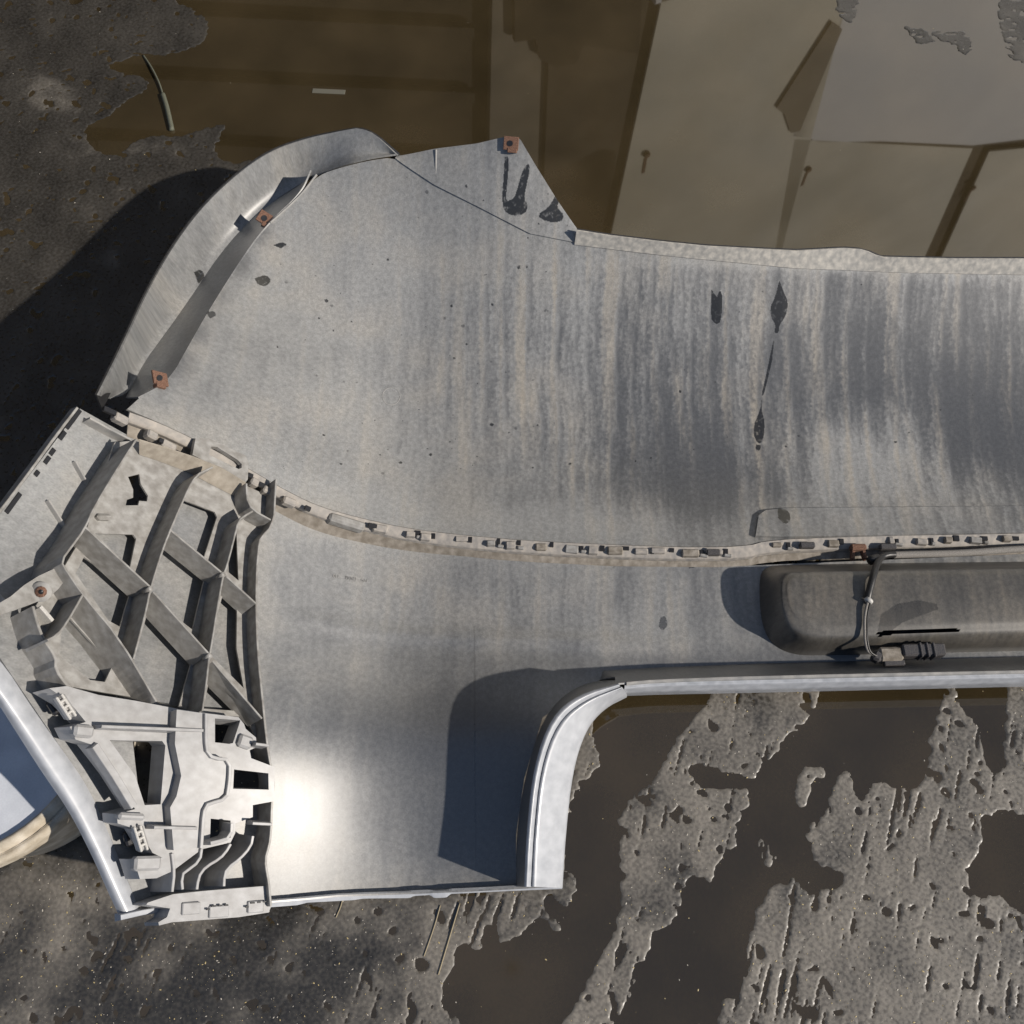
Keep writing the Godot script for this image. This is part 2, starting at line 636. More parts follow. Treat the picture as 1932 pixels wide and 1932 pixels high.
func make_materials() -> void:
	var t := skin_textures()
	var m := mat(Color.WHITE, 1.0)
	m.albedo_texture = t[0]
	m.roughness_texture = t[1]
	m.roughness_texture_channel = BaseMaterial3D.TEXTURE_CHANNEL_RED
	m.clearcoat_enabled = true
	m.clearcoat = 0.6
	m.clearcoat_roughness = 0.40
	M.dusty = m
	m = mat(Color(1.0, 1.0, 1.0), 0.95)
	m.albedo_texture = t[0]
	m.roughness_texture = t[1]
	m.roughness_texture_channel = BaseMaterial3D.TEXTURE_CHANNEL_RED
	m.metallic_specular = 0.7
	m.clearcoat_enabled = true
	m.clearcoat = 0.5
	m.clearcoat_roughness = 0.48
	M.inner = m
	M.grey = grainy(31, 0.02, lin(0.175, 0.165, 0.15), lin(0.37, 0.365, 0.35), 0.45, 7.0)
	M.edge = grainy(32, 0.02, lin(0.23, 0.23, 0.225), lin(0.40, 0.385, 0.36), 0.7, 4.0)
	M.tabs = grainy(33, 0.03, lin(0.22, 0.21, 0.20), lin(0.42, 0.38, 0.33), 0.7, 6.0)
	M.mud = grainy(34, 0.03, lin(0.14, 0.12, 0.095), lin(0.33, 0.30, 0.26), 0.85, 5.0)
	M.silver = grainy(35, 0.02, lin(0.33, 0.345, 0.37), lin(0.47, 0.485, 0.51), 0.42, 6.0)
	M.silver.clearcoat_enabled = true
	M.silver.clearcoat = 0.3
	M.silver.clearcoat_roughness = 0.2
	M.black = mat(lin(0.016, 0.016, 0.018), 0.4)  # near-black of solids that stand for the dark inside slots and holes
	M.rust = grainy(36, 0.05, lin(0.06, 0.026, 0.016), lin(0.30, 0.175, 0.12), 0.9, 25.0)
	M.clip = grainy(37, 0.05, lin(0.38, 0.37, 0.35), lin(0.6, 0.58, 0.54), 0.5, 20.0)
	M.dark_plastic = grainy(38, 0.04, lin(0.03, 0.03, 0.036), lin(0.13, 0.12, 0.11), 0.4, 30.0)
	M.cable = grainy(39, 0.04, lin(0.012, 0.012, 0.013), lin(0.04, 0.038, 0.035), 0.42, 30.0)
	M.dusty_cable = grainy(40, 0.05, lin(0.12, 0.11, 0.10), lin(0.36, 0.34, 0.31), 0.8, 30.0)
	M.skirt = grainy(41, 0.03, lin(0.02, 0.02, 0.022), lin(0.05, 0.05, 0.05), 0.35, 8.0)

# ---------- the ground ----------
const GX0 := -1.15
const GX1 := 1.2
const GZ0 := -1.85
const GZ1 := 0.3
const GS := 0.0027

func ground_mask() -> Array:
	# water areas traced on the photo, laid on the ground plane
	var W := 900
	var Hh := int(W * (GZ1 - GZ0) / (GX1 - GX0))
	var buf := PackedByteArray()
	buf.resize(W * Hh)
	buf.fill(255)
	var waters := [
		[165, -80, 166, 0, 190, 8, 202, 19, 204, 34, 190, 46, 165, 53, 134, 53, 102, 64, 117, 71, 138, 74, 145, 79, 143, 88, 121, 98, 107, 112, 86, 121, 81, 129, 90, 145, 107, 153, 121, 148, 131, 136, 155, 131, 172, 134, 190, 128, 222, 119, 214, 131, 209, 145, 214, 155, 228, 159, 250, 155, 300, 200, 400, 330, 600, 360, 1100, 360, 1300, 330, 1300, -80],
		[560, 650, 560, 690, 578, 691, 575, 708, 585, 741, 582, 749, 570, 763, 554, 779, 549, 848, 556, 849, 563, 860, 556, 884, 547, 882, 535, 870, 528, 879, 535, 891, 547, 903, 542, 910, 531, 896, 523, 891, 514, 908, 497, 917, 486, 920, 483, 904, 476, 899, 468, 911, 469, 925, 468, 930, 459, 923, 450, 922, 442, 925, 443, 942, 433, 956, 430, 982, 437, 989, 452, 994, 455, 1060, 500, 1060, 545, 1001, 566, 972, 575, 951, 588, 927, 600, 908, 600, 894, 609, 873, 602, 866, 609, 858, 606, 842, 603, 823, 613, 808, 601, 806, 607, 791, 618, 775, 638, 761, 651, 735, 664, 715, 700, 672, 705, 640],
		[799, 640, 799, 673, 794, 692, 787, 706, 768, 715, 760, 729, 748, 741, 737, 758, 730, 770, 729, 791, 720, 794, 718, 822, 716, 831, 706, 829, 699, 842, 694, 865, 680, 853, 667, 855, 664, 879, 656, 899, 644, 906, 633, 913, 632, 932, 618, 943, 618, 960, 609, 980, 597, 998, 585, 1060, 690, 1060, 701, 994, 703, 977, 708, 974, 717, 975, 724, 956, 729, 936, 726, 925, 736, 903, 736, 891, 744, 879, 751, 863, 763, 863, 774, 856, 780, 863, 787, 872, 801, 868, 820, 865, 825, 858, 822, 849, 801, 846, 792, 836, 789, 822, 786, 811, 798, 794, 806, 792, 810, 774, 818, 753, 824, 749, 831, 760, 837, 784, 846, 777, 850, 765, 855, 760, 865, 765, 877, 770, 896, 767, 903, 753, 908, 732, 903, 720, 910, 715, 915, 692, 922, 677, 922, 640],
		[930, 640, 935, 690, 956, 708, 958, 742, 968, 753, 977, 753, 984, 742, 975, 730, 982, 715, 981, 684, 985, 640],
		[958, 794, 982, 791, 1000, 794, 1060, 790, 1060, 905, 1000, 893, 982, 882, 975, 870, 958, 877, 946, 872, 943, 853, 950, 836, 958, 822],
		[670, 745, 682, 745, 752, 765, 690, 772, 675, 760]]
	var lands := [
		[774, 774, 777, 756, 792, 744, 806, 753, 806, 758, 794, 758, 789, 772, 787, 787, 779, 787], [738, 815, 744, 815, 748, 827, 756, 834, 755, 843, 741, 843, 742, 829],
		[744, 672, 752, 672, 756, 690, 748, 695], [722, 668, 728, 668, 726, 684, 721, 682], [820, -10, 838, -10, 836, 18, 826, 24, 815, 8], [880, 24, 915, 32, 945, 28, 950, 48, 938, 54, 930, 40, 895, 42],
		[975, -20, 1020, -20, 1020, 62, 985, 60, 978, 40, 974, 20]]
	var k := 0
	for set_ in [waters, lands]:
		for q in set_:
			var pl := PackedVector2Array()
			for p in soft(L(q), 1):
				var g := G(p.x, p.y)
				pl.append(Vector2((g.x - GX0) / (GX1 - GX0) * W, (g.z - GZ0) / (GZ1 - GZ0) * Hh))
			fill_poly(buf, W, Hh, pl, 0 if k == 0 else 255)
		k += 1
	var im := Image.create_from_data(W, Hh, false, Image.FORMAT_L8, buf)
	im.resize(W * 2 / 5, Hh * 2 / 5, Image.INTERPOLATE_BILINEAR)
	im.resize(W, Hh, Image.INTERPOLATE_CUBIC)
	return [im.get_data(), W, Hh]

func ground() -> void:
	var gm := ground_mask()
	var mk: PackedByteArray = gm[0]
	var W: int = gm[1]
	var Hh: int = gm[2]
	var xs := PackedFloat32Array()
	var zs := PackedFloat32Array()
	for e in [-9.0, -5.0, -3.0, -2.0, -1.5, -1.25]:
		xs.append(e)
	var x := GX0
	while x < GX1:
		xs.append(x)
		x += GS
	for e in [1.3, 1.6, 2.2, 3.5, 6.0, 10.0]:
		xs.append(e)
	for e in [-12.0, -8.0, -5.0, -3.5, -2.5, -2.0]:
		zs.append(e)
	x = GZ0
	while x < GZ1:
		zs.append(x)
		x += GS
	for e in [0.4, 0.7, 1.2, 2.0, 4.0, 8.0]:
		zs.append(e)
	var pit := noise(21, 1.0, 3)
	var rip := noise(22, 1.0, 2)
	var fin := noise(23, 170.0, 2)
	var big := noise(24, 9.0, 3)
	var edge := noise(25, 75.0, 3)
	var dens := noise(26, 6.0, 2)
	var P := PackedVector3Array()
	var nn := PackedVector3Array()
	var uv := PackedVector2Array()
	var idx := PackedInt32Array()
	var nx := xs.size()
	var nz := zs.size()
	var hh := PackedFloat32Array()
	hh.resize(nx * nz)
	for j in nz:
		for i in nx:
			var a := xs[i]
			var b := zs[j]
			var fx := clampf((a - GX0) / (GX1 - GX0) * W - 0.5, 0.0, W - 1.01)
			var fz := clampf((b - GZ0) / (GZ1 - GZ0) * Hh - 0.5, 0.0, Hh - 1.01)
			var mi0 := int(fz) * W + int(fx)
			fx -= int(fx)
			fz -= int(fz)
			var m := lerpf(lerpf(mk[mi0], mk[mi0 + 1], fx), lerpf(mk[mi0 + W], mk[mi0 + W + 1], fx), fz) / 255.0
			m = clampf(m + edge.get_noise_2d(a, b) * 0.5 * m * (1.0 - m) * 4.0, 0.0, 1.0)
			var upper := sst(-0.75, -0.95, b)
			# scraped furrows run down to the left in front and across at the back
			var s: float
			if upper > 0.5:
				s = pit.get_noise_2d(a * 20.0 + b * 8.0, b * 80.0)
			else:
				s = pit.get_noise_2d(a * 84.0 + b * 27.0, b * 9.0)
			var r := rip.get_noise_2d(a * 34.0, b * 34.0 - a * 8.0)
			var h := minf((m - 0.5) * 0.0042, 0.0008) + fin.get_noise_2d(a, b) * 0.00009 + big.get_noise_2d(a, b) * 0.0003 * m
			var dn := 0.36 - 0.32 * dens.get_noise_2d(a, b) + 0.22 * sst(-0.05, -0.25, a)
			h -= maxf(0.0, s - dn) * 0.010 * m
			h -= maxf(0.0, r - 0.46 + 0.2 * dens.get_noise_2d(b + 7.0, a)) * 0.012 * m
			hh[j * nx + i] = h
	for j in nz:
		for i in nx:
			var h := hh[j * nx + i]
			P.append(Vector3(xs[i], h, zs[j]))
			var i0 := maxi(i - 1, 0)
			var i1 := mini(i + 1, nx - 1)
			var j0 := maxi(j - 1, 0)
			var j1 := mini(j + 1, nz - 1)
			nn.append(Vector3((hh[j * nx + i0] - hh[j * nx + i1]) / (xs[i1] - xs[i0]), 1, (hh[j0 * nx + i] - hh[j1 * nx + i]) / (zs[j1] - zs[j0])).normalized())
			uv.append(Vector2((xs[i] - GX0) / (GX1 - GX0), (zs[j] - GZ0) / (GZ1 - GZ0)))
	for j in nz - 1:
		for i in nx - 1:
			var q := j * nx + i
			idx.append_array([q, q + 1, q + nx, q + 1, q + nx + 1, q + nx])
	var arr := []
	arr.resize(Mesh.ARRAY_MAX)
	arr[Mesh.ARRAY_VERTEX] = P
	arr[Mesh.ARRAY_NORMAL] = nn
	arr[Mesh.ARRAY_TEX_UV] = uv
	arr[Mesh.ARRAY_INDEX] = idx
	var am := ArrayMesh.new()
	am.add_surface_from_arrays(Mesh.PRIMITIVE_TRIANGLES, arr)
	struct("ground", am, ground_material())
	# muddy water standing in the hollows
	var wm := PlaneMesh.new()
	wm.size = Vector2(GX1 - GX0 + 0.6, GZ1 - GZ0 + 0.4)
	var water := grainy(55, 0.006, lin(0.030, 0.022, 0.0105), lin(0.052, 0.038, 0.019), 0.022, 1.2, 0.68)
	water.clearcoat_enabled = true
	water.clearcoat = 0.2
	water.clearcoat_roughness = 0.022
	var w := struct("water", wm, water)
	w.position = Vector3((GX0 + GX1) / 2, 0, (GZ0 + GZ1) / 2)
	# pale chips and chaff on the concrete, some standing in for glints
	var chip := SphereMesh.new()
	chip.radius = 0.0006
	chip.height = 0.0006
	chip.radial_segments = 5
	chip.rings = 2
	var mm := MultiMesh.new()
	mm.transform_format = MultiMesh.TRANSFORM_3D
	mm.use_colors = true
	mm.mesh = chip
	var tf := []
	for k in 6500:
		var u := rng.randf_range(-40, 1040)
		var v := rng.randf_range(670, 1010) if k < 6000 else rng.randf_range(0, 330)
		var g := G(u, v)
		var i := int((g.x - GX0) / GS) + 6
		var j := int((g.z - GZ0) / GS) + 6
		if i < 0 or j < 0 or i >= nx or j >= nz:
			continue
		var y := hh[j * nx + i]
		if y < 0.0 and rng.randf() < 0.93:
			continue
		var s := 0.3 + 1.3 * pow(rng.randf(), 3.0)
		var bs := Basis(Vector3.UP, rng.randf() * TAU).scaled_local(Vector3(s * rng.randf_range(0.8, 2.2), s * 0.8, s))
		var c := Color(0.50, 0.46, 0.39) if rng.randf() < 0.55 else Color(0.50, 0.40, 0.20)
		tf.append([Transform3D(bs, Vector3(g.x, maxf(y, 0.0) + 0.0002, g.z)), c])
	mm.instance_count = tf.size()
	for k in tf.size():
		mm.set_instance_transform(k, tf[k][0])
		mm.set_instance_color(k, tf[k][1])
	var mi := MultiMeshInstance3D.new()
	mi.name = "chaff"
	mi.multimesh = mm
	var cm := mat(Color.WHITE, 0.35)
	cm.vertex_color_use_as_albedo = true
	mi.material_override = cm
	add_child(mi)
	mi.set_meta("kind", "stuff")
	tag(mi, "pale chips and bits of chaff, some standing in for glints, scattered over the wet concrete", "debris")

func ground_material() -> StandardMaterial3D:
	var n := 1536
	var a := noise_bytes(noise(51, 0.012, 5), n, n, n, n)
	var b := noise_bytes(noise(52, 0.22, 3), n, n, n, n)
	var f := noise_bytes(noise(53, 0.035, 3), n, 400, n, n)
	var c := noise_bytes(noise(54, 0.0035, 3), n, n, n, n)
	# soaked, dirtier concrete behind and beside the bumper; paler washed concrete in front of it
	var sm := 96
	var bm := PackedByteArray()
	bm.resize(sm * sm)
	for y in sm:
		for x in sm:
			var p := Vector2(GX0 + (GX1 - GX0) * x / sm, GZ0 + (GZ1 - GZ0) * y / sm)
			bm[y * sm + x] = 190 if p.y > -0.36 and p.x > -0.06 - (p.y + 0.2) * 0.35 else (92 if p.y > -0.62 else 44)
	var bi := Image.create_from_data(sm, sm, false, Image.FORMAT_L8, bm)
	bi.resize(n, n, Image.INTERPOLATE_CUBIC)
	var bb := bi.get_data()
	var col := PackedByteArray()
	col.resize(n * n * 3)
	var rg := PackedByteArray()
	rg.resize(n * n)
	for i in n * n:
		var w := clampf((bb[i] - 128 + (c[i] - 128) * 0.45 + (a[i] - 128) * 0.5) / 90.0 + 0.5, 0, 1)
		var v := lerpf(0.033, 0.128, w) * (1.0 + (a[i] - 128) * 0.0032 + (b[i] - 128) * 0.0026 + (f[i] - 128) * 0.0022)
		col[i * 3] = int(255.0 * pow(v * 1.09, 0.4545))
		col[i * 3 + 1] = int(255.0 * pow(v * 0.98, 0.4545))
		col[i * 3 + 2] = int(255.0 * pow(v * 0.82, 0.4545))
		rg[i] = clampi(int(255.0 * (0.40 + (b[i] - 128) * 0.0025 + 0.12 * w)), 0, 255)
	var ni := Image.create_from_data(n, n, false, Image.FORMAT_L8, b)
	ni.convert(Image.FORMAT_RGBA8)
	ni.bump_map_to_normal_map(1.0)
	var m := mat(Color.WHITE, 1.0, 0.6)
	m.normal_enabled = true
	m.normal_texture = ImageTexture.create_from_image(ni)
	m.normal_scale = 0.16
	m.albedo_texture = ImageTexture.create_from_image(Image.create_from_data(n, n, false, Image.FORMAT_RGB8, col))
	m.roughness_texture = ImageTexture.create_from_image(Image.create_from_data(n, n, false, Image.FORMAT_L8, rg))
	m.roughness_texture_channel = BaseMaterial3D.TEXTURE_CHANNEL_RED
	return m

# ---------- the bumper ----------
func Z2(flat: Array, off := 0.0) -> Array:
	var o := []
	for i in range(0, flat.size(), 2):
		o.append(Vector3(flat[i] * 0.15528, 633.3 + flat[i + 1] * 0.15528, off))
	return o

func flatten(l: Array) -> Array:
	var o := []
	for p in l:
		o.append(p.x)
		o.append(p.y)
	return o

func bumper() -> void:
	var b := thing("car_bumper", "dusty silver car bumper lying inside up with a ribbed bracket at its end", "bumper")
	# --- lower valance: the large dusty panel with the wheel-arch lip ---
	mode_upper = true
	var top := L([262, 752, 320, 722, 360, 650, 400, 580, 470, 470, 510, 420, 570, 365, 600, 330, 650, 314, 700, 302, 750, 296, 820, 345, 900, 385, 1000, 437, 1090, 455, 1250, 475, 1500, 500, 1700, 508, 1932, 512, 2450, 515], 0, D)
	var seam := L([240, 772, 300, 797, 360, 825, 430, 862, 480, 890, 530, 920, 600, 955, 680, 977, 760, 995, 860, 1008, 1000, 1020, 1150, 1027, 1300, 1032, 1410, 1030, 1450, 1018, 1600, 1012, 1932, 1005, 2450, 1000], 0, D)
	var panel := part("valance_panel", loft([soft(top), soft(seam)], 230, 70, 0.003, false), M.dusty, b)
	panel.set_meta("label", "large grey dusty panel with streaks and dark wet drips")
	# groove beside the wheel-arch lip, then the lip itself and its outer side
	var inner := L([262, 752, 320, 722, 360, 650, 400, 580, 470, 470, 510, 420, 570, 365, 588, 322], 0, D)
	var groove := L([240, 752, 268, 690, 305, 640, 345, 585, 410, 488, 450, 440, 500, 392, 588, 338], -0.055, D)
	part("arch_groove", loft([soft(inner), soft(groove)], 70, 8, 0.002, false), M.dusty, b)
	var g2 := L([205, 750, 240, 745, 268, 690, 305, 640, 345, 585, 410, 488, 450, 440, 500, 392, 545, 360, 590, 336, 650, 313, 700, 300, 752, 293], -0.012, D)
	var g3 := L([182, 745, 232, 645, 277, 545, 332, 452, 387, 382, 452, 322, 512, 282, 577, 260, 642, 247, 692, 239, 752, 291], -0.018, D)
	g2 = soft(g2)
	g3 = soft(g3)
	for i in g2.size():
		g3[mini(i, g3.size() - 1)].z = lerpf(-0.018, 0.0, sst(0.6, 0.9, i / float(g3.size())))
		g2[i].z = lerpf(-0.055, 0.0, sst(0.65, 0.85, i / float(g2.size())))
	var gm := []
	for i in resample(g2, 60).size():
		gm.append(resample(g2, 60)[i].lerp(resample(g3, 60)[i], 0.3))
		gm[-1].z -= 0.006
	part("arch_lip", loft([g2, gm, g3], 90, 7, 0.0025), M.dusty, b)
	var g4 := resample(g3, 60)
	var sk := []
	for p in g4:
		sk.append(S(p.x, p.y, p.z + 0.001))
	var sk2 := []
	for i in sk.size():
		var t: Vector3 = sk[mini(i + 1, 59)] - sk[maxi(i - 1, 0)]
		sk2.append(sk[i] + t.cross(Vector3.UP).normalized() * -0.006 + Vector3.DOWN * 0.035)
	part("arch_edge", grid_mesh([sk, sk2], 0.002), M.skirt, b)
	# small stiffening rib that closes the groove
	rib(b, "stiffener", [309, 170, 303, 178, 295, 188.5, 280, 203, 264, 217], 0.0025, 0.004, 0.002, M.edge)
	# triangular mounting flap and the narrow flange along the top
	var f0 := L([745, 300, 820, 349, 900, 389, 1000, 441, 1090, 459], -0.0004, D)
	var f1 := L([750, 297, 822, 281, 900, 271, 950, 259, 980, 260, 1010, 311, 1050, 376, 1089, 434], -0.004, D)
	part("mounting_flap", loft([f0, f1], 60, 10, 0.0025, false), M.dusty, b)
	rib(b, "flap_rib", [425.5, 146, 425.5, 178, 440, 187, 462, 199], 0.001, 0.004, 0.002, M.edge, 0)
	var n0 := L([1084, 460, 1250, 480, 1500, 505, 1700, 513, 1932, 517, 2450, 520], -0.0004, D)
	var n1 := L([1088, 433, 1150, 443, 1250, 455, 1330, 463, 1420, 468, 1500, 472, 1590, 467, 1630, 470, 1660, 484, 1800, 487, 1932, 487, 2450, 488], 0.012, D)
	part("top_flange", loft([n0, n1], 90, 4, 0.0025, false), M.cream, b)
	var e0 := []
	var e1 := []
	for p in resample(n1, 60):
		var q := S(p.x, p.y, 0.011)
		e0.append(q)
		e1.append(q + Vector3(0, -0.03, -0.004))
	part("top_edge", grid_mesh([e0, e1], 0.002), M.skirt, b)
	# low raised bar above the number-plate box
	part("raised_bar", plate(L([738, 523, 741, 503, 748, 498, 770, 496, 1000, 494, 1250, 493, 1250, 517, 1000, 520, 760, 524]), [], 0.005, 0.006, 14.0), M.dusty, b)
	# oval black discs for the dark of holes, with rust rims, in the top flange
	for q in [[815, 250, 8], [780, 253, 4.5]]:
		var st := begin(true)
		var fr := []
		for k in 17:
			var a := k * TAU / 16
			var c := S(q[0] + cos(a) * q[2] * 1.1, q[1] + sin(a) * q[2] * 0.6, 0.0035)
			fr.append(c)
		var cc := S(q[0], q[1], 0.0032)
		for k in 16:
			tri(st, fr[k], fr[k + 1], cc)
		var ho := part("bolt_hole", done(st), M.black, b)
		part("hole_rim", tube(fr, 0.0012, 6), M.rust, ho)
	# --- seam: a ledge with clip tabs between the two panels ---
	var s0 := soft(L([245, 778, 300, 798, 360, 826, 430, 863, 480, 891, 530, 921, 600, 956, 680, 978, 760, 996, 860, 1009, 1000, 1021, 1150, 1028, 1300, 1033, 1410, 1031, 1450, 1019, 1600, 1013, 1932, 1006, 2450, 1001], 0.002, D), 1)
	var s1 := []
	var s2 := []
	for p in s0:
		var w := lerpf(9.0, 11.0, sst(300, 500, p.x))
		s1.append(Vector3(p.x - 2, p.y + w, -0.004))
		s2.append(Vector3(p.x - 2, p.y + w + 3, -0.012))
	part("seam_ledge", loft([s0, s1, s2], 150, 3, 0.0025, false), M.tabs, b)
	# wall of the step down to the painted panel
	var w0 := []
	var w1 := []
	for p in resample(s2, 90):
		var a := S(p.x, p.y, p.z + 0.001)
		w0.append(a)
		mode_upper = false
		var dn := lerpf(13.0, 7.0, sst(280, 480, p.x))
		w1.append(S(p.x - 1.0, p.y + dn, -0.001))
		mode_upper = true
	part("seam_wall", grid_mesh([w0, w1], 0.002), M.mud, b)
	var tabs := [772, 800, 868, 925, 962, 1022, 1076, 1120, 1158, 1210, 1245, 1300, 1346, 1390, 1470, 1530, 1570, 1680, 1740, 1790, 1840, 1900]
	var k := 0
	for t in tabs:
		var u: float = t * D
		var v := 0.0
		for i in s0.size() - 1:
			if s0[i].x <= u and s0[i + 1].x > u:
				v = lerpf(s0[i].y, s0[i + 1].y, (u - s0[i].x) / (s0[i + 1].x - s0[i].x))
		k += 1
		if rng.randf() < 0.12:
			continue
		var wd := rng.randf_range(0.007, 0.024)
		var tb := part("clip_tab", block(u + rng.randf_range(-2, 2), v + rng.randf_range(3.0, 5.5), rng.randf_range(0.0025, 0.0060), wd, rng.randf_range(0.006, 0.011), 0.008, rng.randf_range(-2, 8), rng.randf_range(0.0006, 0.0022)), [M.tabs, M.tabs, M.grey, M.mud][rng.randi() % 4], b)
		part("clip_slot", block(u + wd * 380 + 4.0, v + rng.randf_range(2.5, 5.0), 0.0024, rng.randf_range(0.004, 0.010), rng.randf_range(0.005, 0.009), 0.003, 3, 0.0003), M.black, tb)  # black block put in for the dark gap beside the tab
		if rng.randf() < 0.5:
			part("clip_tongue", block(u + wd * 380 + 6.0, v + 7.5, 0.003, rng.randf_range(0.006, 0.014), 0.004, 0.005, rng.randf_range(-4, 10)), M.grey, tb)
	# tabs on the sloping run of the seam
	for q in [[120, 408, 0.018, 28], [150, 424, 0.014, 28], [166, 434, 0.020, 28], [250, 470, 0.012, 30], [262, 478, 0.012, 28], [284, 489, 0.018, 24], [372, 515, 0.02, 12]]:
		part("clip_tab", block(q[0], q[1], 0.006, q[2], 0.010, 0.010, q[3], 0.002), M.tabs, b)
	for q in [[108, 400, 0.016, 24], [158, 429, 0.006, 28], [174, 441, 0.006, 28], [245, 463, 0.007, 25], [256, 472, 0.008, 25], [301, 495, 0.008, 25], [364, 512, 0.012, 14]]:
		part("clip_slot", block(q[0], q[1] + 1, 0.0065, q[2], 0.006, 0.004, q[3], 0.0005), M.black, b)
	# slotted tab
	var slot := L([206.5, 436, 212, 436.5, 232, 449, 236, 453, 236, 457, 233, 458, 204, 444])
	part("slotted_tab", plate(L([191, 428, 204, 428, 240, 445, 243, 452, 242, 468, 240, 471, 188, 444]), [slot], 0.010, 0.006, 12.0), M.grey, b)
	part("folded_tab", block(340, 508.5, 0.004, 0.050, 0.012, 0.014, 17, 0.003), M.grey, b)

	# --- painted panel: the other half of the bumper skin, seen from inside ---
	mode_upper = false
	var a0 := L([78, 399, 130, 428, 180, 455, 230, 479, 270, 497, 330, 518, 400, 536, 450, 543, 500, 548, 600, 553])
	var a1 := L([0, 502, 120, 520, 260, 550, 430, 575, 600, 590])
	var a2 := L([-45, 556, 100, 580, 260, 605, 430, 620, 600, 632])
	var a3 := L([-48, 600, 100, 640, 260, 660, 420, 662, 586, 664])
	var a4 := L([0, 642.6, 110, 690, 260, 710, 400, 705, 530, 700])
	var a5 := L([62, 734, 140, 760, 260, 770, 400, 765, 512, 760])
	var a6 := L([108.7, 819.6, 180, 825, 260, 828, 400, 820, 504, 815])
	var a7 := L([136.6, 889.5, 200, 886, 262, 880, 400, 872, 504, 866])
	var ol := soft(a0, 1)
	for l in [a1, a2, a3, a4, a5, a6]:
		ol.append(l[-1])
	var low := soft(a7, 1)
	low.reverse()
	ol.append_array(low)
	for l in [a6, a5, a4, a3, a2, a1]:
		ol.append(l[0])
	var open := [Z2([835, 585, 1030, 590, 1005, 990, 915, 990, 868, 870]), Z2([1345, 435, 1520, 450, 1470, 600, 1345, 600]), Z2([1466, 755, 1694, 780, 1696, 892, 1460, 886]), Z2([1318, 1064, 1456, 1078, 1456, 1195, 1314, 1226]),
		L([124, 464, 137, 462, 138.4, 472.6, 145.4, 484, 144.6, 490.7, 136, 494.5, 121.7, 494.5, 123, 488, 129, 484])]
	var inner_panel := part("painted_panel", plate(ol, open, 0.0, 0.003, 6.0), M.inner, b)
	inner_panel.set_meta("label", "smoother grey inner face catching a bright sun highlight")
	var b0 := L([599, 553, 700, 554, 738, 552, 1000, 541, 1270, 536])
	var b1 := L([599, 600, 740, 600, 1000, 596, 1270, 590])
	var b2 := L([588, 655, 640, 652, 740, 648, 1000, 641, 1270, 635])
	part("centre_panel", loft([b0, b1, b2], 90, 24, 0.003), M.inner, b)
	# upstanding rim along the tailgate opening: fillet, inner face, ridge, outer painted lip
	var q0 := L([586, 664, 588, 655, 640, 652, 740, 648, 1000, 641, 1270, 635], 0.0)
	var q1 := L([600, 661, 640, 658, 740, 654, 1000, 648, 1270, 642], 0.03)
	var q2 := L([600, 667.5, 640, 664, 740, 661, 1000, 655.5, 1270, 650], 0.062)
	part("rim_inner_face", loft([q0, q1, q2], 70, 6, 0.002), M.inner, b)
	rib(b, "rim_seal", [612, 667, 640, 664.5, 740, 661, 1000, 655.5, 1270, 650], 0.064, 0.004, 0.003, M.edge)
	var q3 := L([610, 669.3, 640, 666.6, 740, 664, 1000, 658, 1270, 652.5], 0.060)
	var q4 := L([610, 672.5, 640, 669.8, 740, 667.5, 1000, 661.5, 1270, 656], 0.060)
	var q5 := L([604, 677, 640, 675.5, 740, 673.5, 1000, 667, 1270, 661], 0.044)
	var q6 := L([602, 680, 640, 678.5, 740, 676.5, 1000, 670.5, 1270, 664], 0.016)
	part("rim_lip", loft([q3, q4, q5, q6], 70, 4, 0.002, false), M.silver, b)
	# the arch between rim and end panel
	var r0 := L([504, 866, 504, 815, 512, 760, 530, 700, 560, 670, 600, 662], 0.0)
	var r1 := L([508, 866, 510, 815, 518, 750, 534, 702, 562, 675, 602, 665], 0.045)
	var r2 := L([512, 866, 514, 815, 521, 748, 538, 700, 565, 678, 604, 667.5], 0.078)
	part("arch_inner_face", loft([soft(r0), soft(r1), soft(r2)], 70, 6, 0.002), M.inner, b)
	var r3 := L([515, 866, 517.5, 815, 524.5, 750, 541, 703, 567, 681, 605, 669], 0.080)
	var r4 := L([519, 866, 521.5, 815, 528, 751, 544, 706, 570, 684, 606, 671], 0.072)
	part("arch_bead", loft([soft(r2), soft(r3), soft(r4)], 70, 5, 0.002), M.silver, b)
	var r5 := L([524, 866, 526, 815, 533, 752, 549, 708, 574, 686, 608, 672], 0.074)
	var r6 := L([547, 867, 550, 815, 557, 752, 570, 712, 588, 690, 612, 678], 0.046)
	var r7 := L([549, 867, 552, 815, 559, 752, 572, 713, 590, 692, 612, 681], 0.030)
	part("arch_lip_face", loft([soft(r4), soft(r5), soft(r6), soft(r7)], 70, 5, 0.002), M.silver, b)
	# flange along the foot of the end panel
	var t0 := L([262, 880, 300, 877, 330, 874, 400, 871.5, 470, 868.5, 549, 864], 0.014)
	var t1 := L([264, 886, 290, 884, 300, 881.5, 345, 879, 355, 877.5, 400, 877, 404, 875, 420, 874, 424, 877, 436, 876.5, 440, 873, 500, 870, 549, 868], 0.010)
	part("foot_flange", loft([t0, t1], 110, 3, 0.003, false), M.silver, b)
	var t2 := L([262, 878, 300, 875, 330, 872, 400, 869.5, 470, 866.5, 512, 864], -0.001)
	part("foot_wall", loft([t2, t0], 60, 3, 0.002, false), M.inner, b)
	# the swept outer edge of the end panel
	var o0 := L([-48, 600, 0, 642.6, 31, 690.8, 62, 734, 87, 770, 108.7, 819.6, 124, 858.5, 136.6, 889.5], 0.001)
